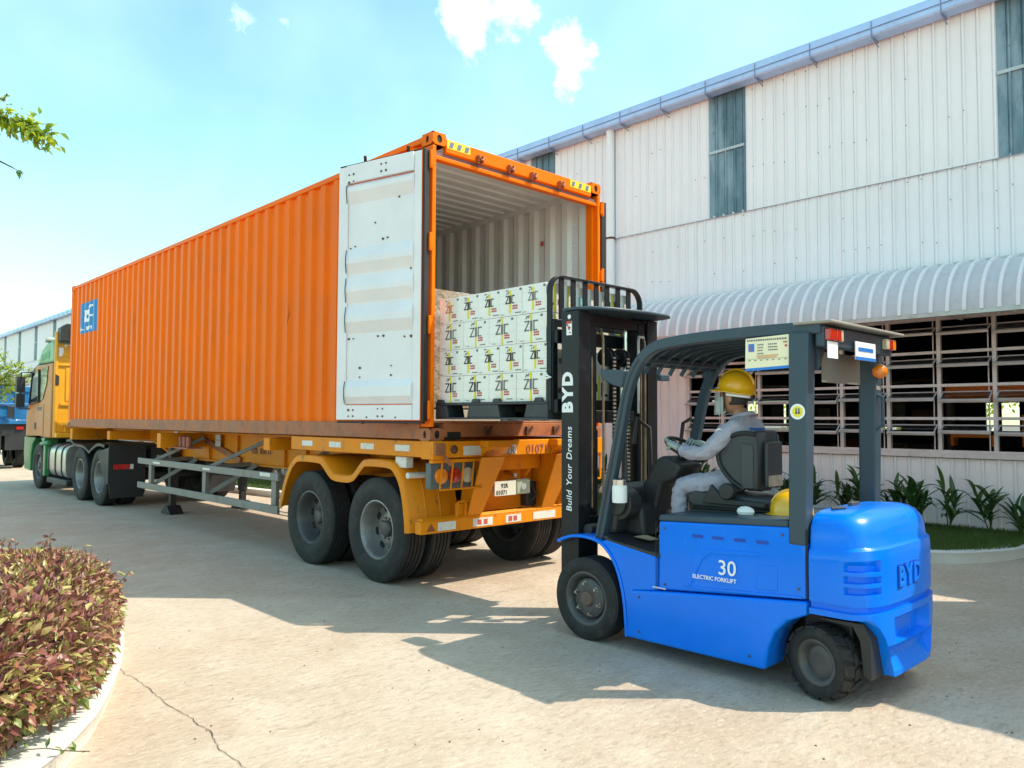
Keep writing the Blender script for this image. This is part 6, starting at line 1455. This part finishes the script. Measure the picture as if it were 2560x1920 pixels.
mb = MB(); mb.tube([(DX + .066 * cos(a), -2.835 + .066 * sin(a) + .012 * sin(a), 1.675 + .022 * -sin(a)) for a in [2 * pi * k / 20 for k in range(20)]], [.017] * 20, 7, closed=True); obj('collar', mb, M['cloth'], pe)
mb = MB(); rr = random.Random(2); x = DX - .09
while x < DX + .09: w = rr.uniform(.008, .02); yb_ = min([v[1] for v in body.v if abs(v[0] - x) < .035 and abs(v[2] - 1.585) < .03] or [-3]); mb.box(x, x + w, yb_ - .004, yb_ + .01, 1.578, 1.594); x += w + .005
obj('back_lettering', mb, M['sign_blue'], pe)
mb = MB(); mb.tube([(DX + .168 * cos(a), -2.852 + .134 * sin(a), 1.285 + .02 * sin(a)) for a in [2 * pi * k / 28 for k in range(28)]], .013, 6, closed=True); obj('shirt_hem', mb, M['cloth'], pe)
for sx in (-1, 1):
    mb = MB(); c0 = Vector((DX + sx * .193, -2.475, 1.425)); ax_ = Vector((sx * -.035, .135, .03)).normalized(); e1 = ax_.orthogonal().normalized(); e2 = ax_.cross(e1)
    mb.tube([c0 + (e1 * cos(2 * pi * k / 16) + e2 * sin(2 * pi * k / 16)) * .044 for k in range(16)], .009, 6, closed=True); obj('cuff', mb, M['cloth'], pe)
mb = MB(); mb.lathe([(.034, 0), (.034, -.004), (.001, -.006)], (.392, -2.79, 1.555), 'x', 16); bd_ = obj('sleeve_badge', mb, M['white_print'], pe)
mb = MB()
for k in range(7): a = k * .9; mb.ball((.386, -2.79 + .019 * cos(a), 1.555 + .019 * sin(a)), (.003, .008, .007), 6, 4)
obj('badge_mark', mb, mat('badge_pink', (.55, .12, .28), .6), bd_)

# ------------------------------------------------------------------ leaves
def leaf_geom(mb, base, d, nrm_, ln, w, fold=.15, droop=.15):
    d = d.normalized(); s = d.cross(nrm_)
    if s.length < 1e-3: s = d.orthogonal()
    s.normalize(); n = s.cross(d)
    c = base + d * ln * .45 - n * 0; t = base + d * ln - n * ln * droop
    l = base + d * ln * .42 + s * w / 2 + n * w * fold; r = base + d * ln * .42 - s * w / 2 + n * w * fold
    l2 = base + d * ln * .74 + s * w * .3 + n * (w * fold * .6 - ln * droop * .4); r2 = base + d * ln * .74 - s * w * .3 + n * (w * fold * .6 - ln * droop * .4); c2 = base + d * ln * .74 - n * ln * droop * .45
    mb.add([base, l, r, c, l2, r2, c2, t], [(0, 3, 1), (0, 2, 3), (3, 6, 4, 1), (3, 2, 5, 6), (6, 7, 4), (6, 5, 7)])
def rdir(r): 
    v = Vector((r.gauss(0, 1), r.gauss(0, 1), r.gauss(0, 1))); return v.normalized()
# island kerb with the red-leaved hedge
kedge = smooth([(-5.6, -2.6), (-4.6, -2.45), (-3.95, -2.15), (-3.50, -1.75), (-3.27, -1.44), (-3.12, -1.18), (-2.86, -.6), (-2.64, .03), (-2.48, .66), (-2.42, 1.3), (-2.46, 2.0), (-2.62, 2.8), (-3.0, 3.4), (-3.6, 3.75), (-5.0, 3.9), (-6, 3.9)], 5)
struct('kerb', kerb_strip(kedge, -.20, .12), M['kerb'])
mb = MB(); ins = []
for i, p in enumerate(kedge):
    a = Vector(kedge[min(i + 1, len(kedge) - 1)]) - Vector(kedge[max(i - 1, 0)]); a.normalize(); ins.append((p[0] - a.y * .15, p[1] + a.x * .15, .085))
mb.add(ins + [(-12, 3.7, .085), (-12, -2.4, .085)], [tuple(range(len(ins) + 2))]); struct('bed_soil', mb, M['soil'])
hp = smooth([(-5.4, -1.95), (-4.6, -1.88), (-4.00, -1.60), (-3.52, -1.00), (-3.22, -.27), (-3.03, .45), (-2.95, 1.2), (-3.3, 1.9)], 8)
hedge = thing('hedge', 'dense hedge of purple red and olive leaves on the white kerbed island', 'hedge', (-3.2, .3, .08))
rl = random.Random(21)
leafs = []
def hedge_leaf():
    f = rl.random() * (len(hp) - 1.001); i = int(f); t = f - i
    c = Vector(hp[i]) * (1 - t) + Vector(hp[i + 1]) * t; tg = (Vector(hp[i + 1]) - Vector(hp[i])).normalized(); nn = Vector((tg.y, -tg.x))
    an = rl.uniform(-.38 if c.y < -.6 else -.25, 1.25) * pi; q = 1 - .55 * rl.random() ** 2.0
    lump = 1 + .13 * sin(c.y * 5.1 + an * 2) + .10 * sin(c.x * 7 + c.y * 2.3 + an * 3.3)
    w_, h_ = .46 * q * lump, .36 * q * lump * (1 - .30 * max(0, min(1, (c.y + 1.0) / 1.8)))
    off2 = cos(an) * w_; zz = .40 - .05 * max(0, min(1, (c.y + 1.0) / 1.8)) + sin(an) * h_
    if zz < .16: zz = rl.uniform(.14, .3); off2 *= .6
    p = Vector((c.x + nn.x * off2, c.y + nn.y * off2, zz))
    o = Vector((nn.x * cos(an), nn.y * cos(an), sin(an)))
    d = (o * .75 + rdir(rl) * .75 + Vector((0, 0, .25))).normalized()
    nrml = (Vector((0, 0, 1)) + rdir(rl) * .7).normalized()
    ln = rl.uniform(.032, .062) * (1.2 if c.y < -.9 else 1) ; return p, d, nrml, ln, q
while len(leafs) < 33000:
    p, d, nn, ln, q = hedge_leaf(); leafs.append((p, d, nn, ln, q))
sprigs = []
for i in range(260):   # sprigs standing proud of the hedge
    p, d, nn, ln, q = hedge_leaf()
    if p.z < .38: continue
    dd = (d + Vector((0, 0, .9))).normalized(); L_ = rl.uniform(.05, .20)
    sprigs.append((p - dd * .12, p + dd * L_))
    for k in range(9): leafs.append((p + dd * (L_ * k / 8), (dd * .5 + rdir(rl)).normalized(), rdir(rl), rl.uniform(.03, .055), 1.2))
camp = Vector((-4.41, -5.72, 1.65))
def score(l):
    p = l[0]; v = p - camp; d = v.dot(_F); 
    if d < .5 or abs(v.dot(_R) / d) > .64: return 0
    return l[3] / d * (1 if l[4] > .93 else .35)
order = sorted(range(len(leafs)), key=lambda i: -score(leafs[i]))
big = set(order[:300])
lmes = []
for k in range(4):
    b = MB(); leaf_geom(b, Vector((0, 0, 0)), Vector((1, 0, 0)), Vector((0, 0, 1)), 1, .42 + .05 * k, .12 + .05 * k, .08 + .06 * k); lmes.append([mesh('leaf', b, M['bush_leaf'], smooth=0, recalc=False), mesh('leaf', b, M['bush_green'], smooth=0, recalc=False)])
fm = MB(); fm2 = MB()
for i, (p, d, nn, ln, q) in enumerate(leafs):
    low = p.z < .38 and rl.random() < .6
    if i in big:
        s = d.cross(nn); s = s.normalized() if s.length > 1e-3 else d.orthogonal().normalized(); n3 = s.cross(d)
        R3 = Matrix((d, -s, n3)).transposed()
        link('leaf', lmes[i % 4][1 if low else 0], hedge, p, R3.to_euler(), (ln, ln, ln))
    else: leaf_geom(fm2 if low else fm, p, d, nn, ln, ln * rl.uniform(.38, .52), rl.uniform(.05, .25), rl.uniform(.05, .3))
for f_, mt in ((fm, 'bush_leaf'), (fm2, 'bush_green')):
    o = link('foliage', mesh('foliage', f_, M[mt], wloc(hedge), 0, False), hedge); o['kind'] = 'stuff'
st = MB()
for a_, b_ in sprigs: st.tube([a_, b_], [.003, .0015], 4)
for i in range(170):
    f = rl.random() * (len(hp) - 1.001); k = int(f); c = hp[k]; a = rl.uniform(0, 6.3); r = rl.uniform(.05, .3)
    x, y = c[0] + .12 * rl.uniform(-1, 1), c[1] + .12 * rl.uniform(-1, 1)
    st.tube([(x, y, .08), (x + r * .4 * cos(a), y + r * .4 * sin(a), .35), (x + r * cos(a), y + r * sin(a), rl.uniform(.4, .6))], [.008, .006, .003], 5)
o = obj('stem', st, M['trunk'], hedge); o['kind'] = 'stuff'
# sparse low creeper on the kerb nearest the camera
cr = thing('creeper', 'thin green trailing plant spilling over the white kerb at the bottom corner', 'plant', (-3.85, -2.1, .12))
cm_ = MB(); cs = MB()
for i in range(26):
    a = rl.uniform(-1.9, -.2); b0 = Vector((-4.15 + rl.uniform(-.25, .55), -1.85 + rl.uniform(-.2, .25), .15)); pts_ = [b0]; d = Vector((cos(a) * .6 + .3, sin(a), .25))
    for k in range(5):
        d = (d + rdir(rl) * .35 + Vector((0, 0, -.12))).normalized(); q = pts_[-1] + d * rl.uniform(.04, .075); q.z = max(q.z, .13); pts_.append(q)
    cs.tube(pts_, .0025, 4)
    for p in pts_[1:]:
        for k in range(rl.choice((1, 2, 2))): leaf_geom(cm_, p, (rdir(rl) + Vector((0, 0, .4))).normalized(), (Vector((0, 0, 1)) + rdir(rl) * .5).normalized(), rl.uniform(.03, .055), rl.uniform(.016, .026))
o = link('foliage', mesh('foliage', cm_, leaf_mat('creeper_leaf', [(.10, .17, .03), (.17, .22, .05), (.07, .13, .03)], .45, .3), wloc(cr), 0, False), cr); o['kind'] = 'stuff'
obj('stem', cs, M['trunk'], cr)

# strap-leaved plants along the wall
def strap_mesh(ln, w, arch, name='leaf'):
    b = MB(); rows = []
    for i in range(7):
        t = i / 6; x = ln * t * (1 - .25 * arch * t); z = ln * (.55 * t - arch * t * t * .75); ww = w * (sin(pi * min(1, .12 + t * .88)) ** .7) if i < 6 else .001
        rows.append([(x, -ww / 2, z + ww * .18), (x, 0, z), (x, ww / 2, z + ww * .18)])
    b.grid(rows); return mesh(name, b, M['strap'], smooth=60, recalc=False)
sms = [strap_mesh(1, .15, a) for a in (.35, .6, .9)]
rs2 = random.Random(31)
desc = ('tallest', 'spreading', 'short', 'bushy', 'thin', 'drooping', 'upright', 'low', 'broad')
spots = [(-2.95, 7.45, .50), (-2.55, 7.55, .62), (-2.05, 7.5, .68), (-1.72, 7.3, .72), (-1.35, 7.5, .66), (-.95, 7.35, .78), (-.6, 7.55, .62), (-.15, 7.4, .72), (.3, 7.5, .66), (.75, 7.3, .72), (1.15, 7.5, .82), (1.6, 7.4, .62), (2.0, 7.5, .70), (2.5, 7.4, .6), (3.3, 7.5, .66), (4.3, 7.45, .6)]
for i, (y, x, h) in enumerate(spots):
    near = ('nearest the right edge of the lawn', 'second from the right end of the planted row', 'third from the right end of the planted row', 'fourth from the right end of the planted row', 'fifth from the right end of the planted row', 'just right of the rear forklift post', 'behind the right rear forklift post', 'left of the right rear forklift post', 'seen between the two rear forklift posts', 'between the rear posts nearer the left one', 'tall beside the left rear forklift post', 'behind the left rear forklift post', 'hidden partly by the forklift seat', 'behind the driver', 'behind the dashboard', 'by the downpipe')[i]
    pt = thing('strap_leaf_plant', 'strap leaved plant by the wall, ' + near, 'plant', (x, y, .11), 'plants along the warehouse wall')
    sb_ = MB()
    ns = rs2.randint(3, 5)
    for s in range(ns):
        a = rs2.uniform(0, 6.3); lean = rs2.uniform(.03, .14); top = Vector((lean * cos(a), lean * sin(a), h * rs2.uniform(.45, .8)))
        sb_.tube([(x, y, .1), (x + top.x * .5, y + top.y * .5, .11 + top.z * .5), (x + top.x, y + top.y, .11 + top.z)], [.010, .008, .005], 5)
        for k in range(rs2.randint(8, 11)):
            f = .35 + .65 * k / 7; az = a + k * 2.4 + rs2.uniform(-.4, .4); ln = rs2.uniform(.28, .44) * (.8 + .4 * h)
            link('leaf', sms[rs2.randrange(3)], pt, Vector((x, y, .11)) + top * f, (rs2.uniform(-.2, .2), rs2.uniform(-1.0, -.05), az), (ln, ln, ln))
    obj('stem', sb_, M['strap'], pt)

# ------------------------------------------------------------------ trees
def tree(label, base, h, crown, n, leaf, seed, mt='tree_leaf', branches=(), tr_=.12):
    r = random.Random(seed); t = thing('tree', label, 'tree', base)
    bx, by, bz = base; tb = MB(); ends = []
    tb.tube([(bx, by, bz), (bx + .05, by + .05, bz + h * .45), (bx - .03, by + .08, bz + h * .8)], [tr_, tr_ * .75, tr_ * .4], 10)
    for c, rad in crown:
        c = Vector(c); s = Vector((bx, by, bz + h * .55)); mid = (s + c) / 2 + Vector((0, 0, .15)); tb.tube([s, mid, c], [tr_ * .4, tr_ * .25, tr_ * .08], 6)
        for k in range(7):
            e = c + rdir(r) * rad * .9; tb.tube([c * .7 + mid * .3, (c + e) / 2, e], [tr_ * .1, .012, .004], 4)
    obj('trunk', tb, M['trunk'], t)
    lb = MB()
    for c, rad in crown:
        c = Vector(c)
        for k in range(n):
            if k % 6 == 0: cl_ = c + rdir(r) * rad * (.35 + .65 * r.random() ** .5)
            p = cl_ + rdir(r) * rad * .22 * r.random(); d = (rdir(r) + Vector((0, 0, -.25))).normalized(); ln = r.uniform(.7, 1.2) * leaf
            leaf_geom(lb, p, d, (Vector((0, 0, 1)) + rdir(r) * .6).normalized(), ln, ln * .55, .1, .2)
    o = link('crown', mesh('crown', lb, M[mt], wloc(t), 0, False), t); return t
tree('small bright green leafy tree in front of the blue lorry', (-.95, 19.9, 0), 3.2, [((-.2, 19.3, 3.05), .55), ((.35, 19.2, 2.85), .45), ((-.75, 19.6, 3.15), .7), ((.1, 19.5, 2.45), .4), ((-1.3, 20.1, 3.3), .8), ((-.6, 19.6, 2.3), .45)], 330, .10, 3)
tree('bright green tree beyond the far side of the warehouse', (30, 1.5, 0), 4, [((30, 1.5, 3), 1.8), ((29.5, 4.5, 2.8), 1.5), ((30, -1.5, 2.6), 1.3)], 700, .22, 6)
tree('green tree beyond the warehouse seen through its last windows', (31, 9.5, 0), 4, [((31, 9, 3), 1.8), ((30.5, 7, 2.2), 1.3), ((31, 13, 3), 2)], 600, .22, 8)
# overhanging tree at the left: trunk stands outside the picture, twigs reach in
ot = thing('overhanging_tree', 'leafy twigs of an overhanging tree against the sky at the left edge', 'tree', (-5.3, 4.7, .08))
def rp_at(u, v, d):
    return camp + (_F + _R * ((u - 1280) / 1937) + _U * ((960 - v) / 1937)) * d
r_ = random.Random(17); tb = MB(); lb = MB()
tb.tube([(-5.3, 4.7, .08), (-5.2, 4.6, 2.2), (-5.0, 4.3, 3.6), (-4.7, 4.2, 4.9)], [.14, .12, .09, .05], 10)
A_ = [rp_at(-330, 330, 7.2), rp_at(-150, 270, 7.1), rp_at(-20, 285, 7.0), rp_at(60, 310, 7.0), rp_at(112, 345, 6.95)]
B_ = [rp_at(-330, 330, 7.2), rp_at(-120, 400, 7.1), rp_at(-10, 398, 7.05), rp_at(30, 418, 7.0), rp_at(42, 425, 7.0)]
C_ = [rp_at(-150, 270, 7.1), rp_at(-40, 225, 7.1), rp_at(8, 250, 7.05), rp_at(18, 234, 7.05)]
for P_ in (A_, B_, C_): tb.tube([(-5.0, 4.3, 3.6)] + P_, [.05, .03, .018, .009, .006, .003][:len(P_) + 1], 6)
obj('trunk', tb, M['trunk'], ot)
def along(P_, n, spread, lo=0.0, ll=(.05, .09)):
    for k in range(n):
        f = lo + (1 - lo) * r_.random(); f *= len(P_) - 1.001; i = int(f); p = P_[i].lerp(P_[i + 1], f - i) + rdir(r_) * spread * r_.random()
        ln = r_.uniform(*ll); leaf_geom(lb, p, (rdir(r_) + Vector((.3, -.3, -.5))).normalized(), (Vector((0, 0, 1)) + rdir(r_) * .5).normalized(), ln, ln * .5, .1, .25)
along(A_, 170, .17, .2, (.06, .11)); along(A_, 190, .14, .5, (.06, .105)); along(C_, 10, .05, .5, (.03, .06)); along(B_[:3], 18, .10, .2)
for k in range(5): leaf_geom(lb, B_[-1], Vector((.5, -.45, -.7)) + rdir(r_) * .45, Vector((0, 0, 1)) + rdir(r_) * .3, r_.uniform(.09, .12), .04, .1, .2)
for k in range(5): p = A_[-1] + rdir(r_) * .03; lb.add([p + rdir(r_) * .012 for _ in range(3)], [(0, 1, 2)])
o = link('crown', mesh('crown', lb, M['tree_leaf'], wloc(ot), 0, False), ot)

# ------------------------------------------------------------------ unseen container box added on the right to cast shade behind the forklift
pc = thing('added_shade_container', 'unseen orange container added to shade the yard behind the forklift', 'container', (3.8, -12, 0))
mb = MB(); ys = [-18.2 + .139 * k for k in range(93)]
for x, s in ((2.56, 1), (5.5, -1)):
    mb.grid([[(x + s * (.036 if (k // 1) % 2 else 0), yy, z) for k, yy in enumerate(ys)] for z in (1.6, 4.3)])
mb.box(2.6, 5.46, -18.2, -5.38, 4.25, 4.33); mb.box(2.6, 5.46, -18.2, -5.4, 1.5, 1.62); mb.box(2.57, 5.49, -5.42, -5.36, 1.5, 4.33); mb.box(2.57, 5.49, -18.25, -18.19, 1.5, 4.33)
obj('body', mb, M['orange'], pc, 0, 20)
mb = MB(); mb.box(3.2, 3.4, -18, -6.3, 1.0, 1.5); mb.box(4.2, 4.4, -18, -6.3, 1.0, 1.5); obj('chassis', mb, M['yellow_tr'], pc)
for yy in (-8, -9.4, -16):
    for xx, oo in ((2.75, -1), (4.8, 1)): big_wheel(pc, xx, yy, oo, r_deep, .2)
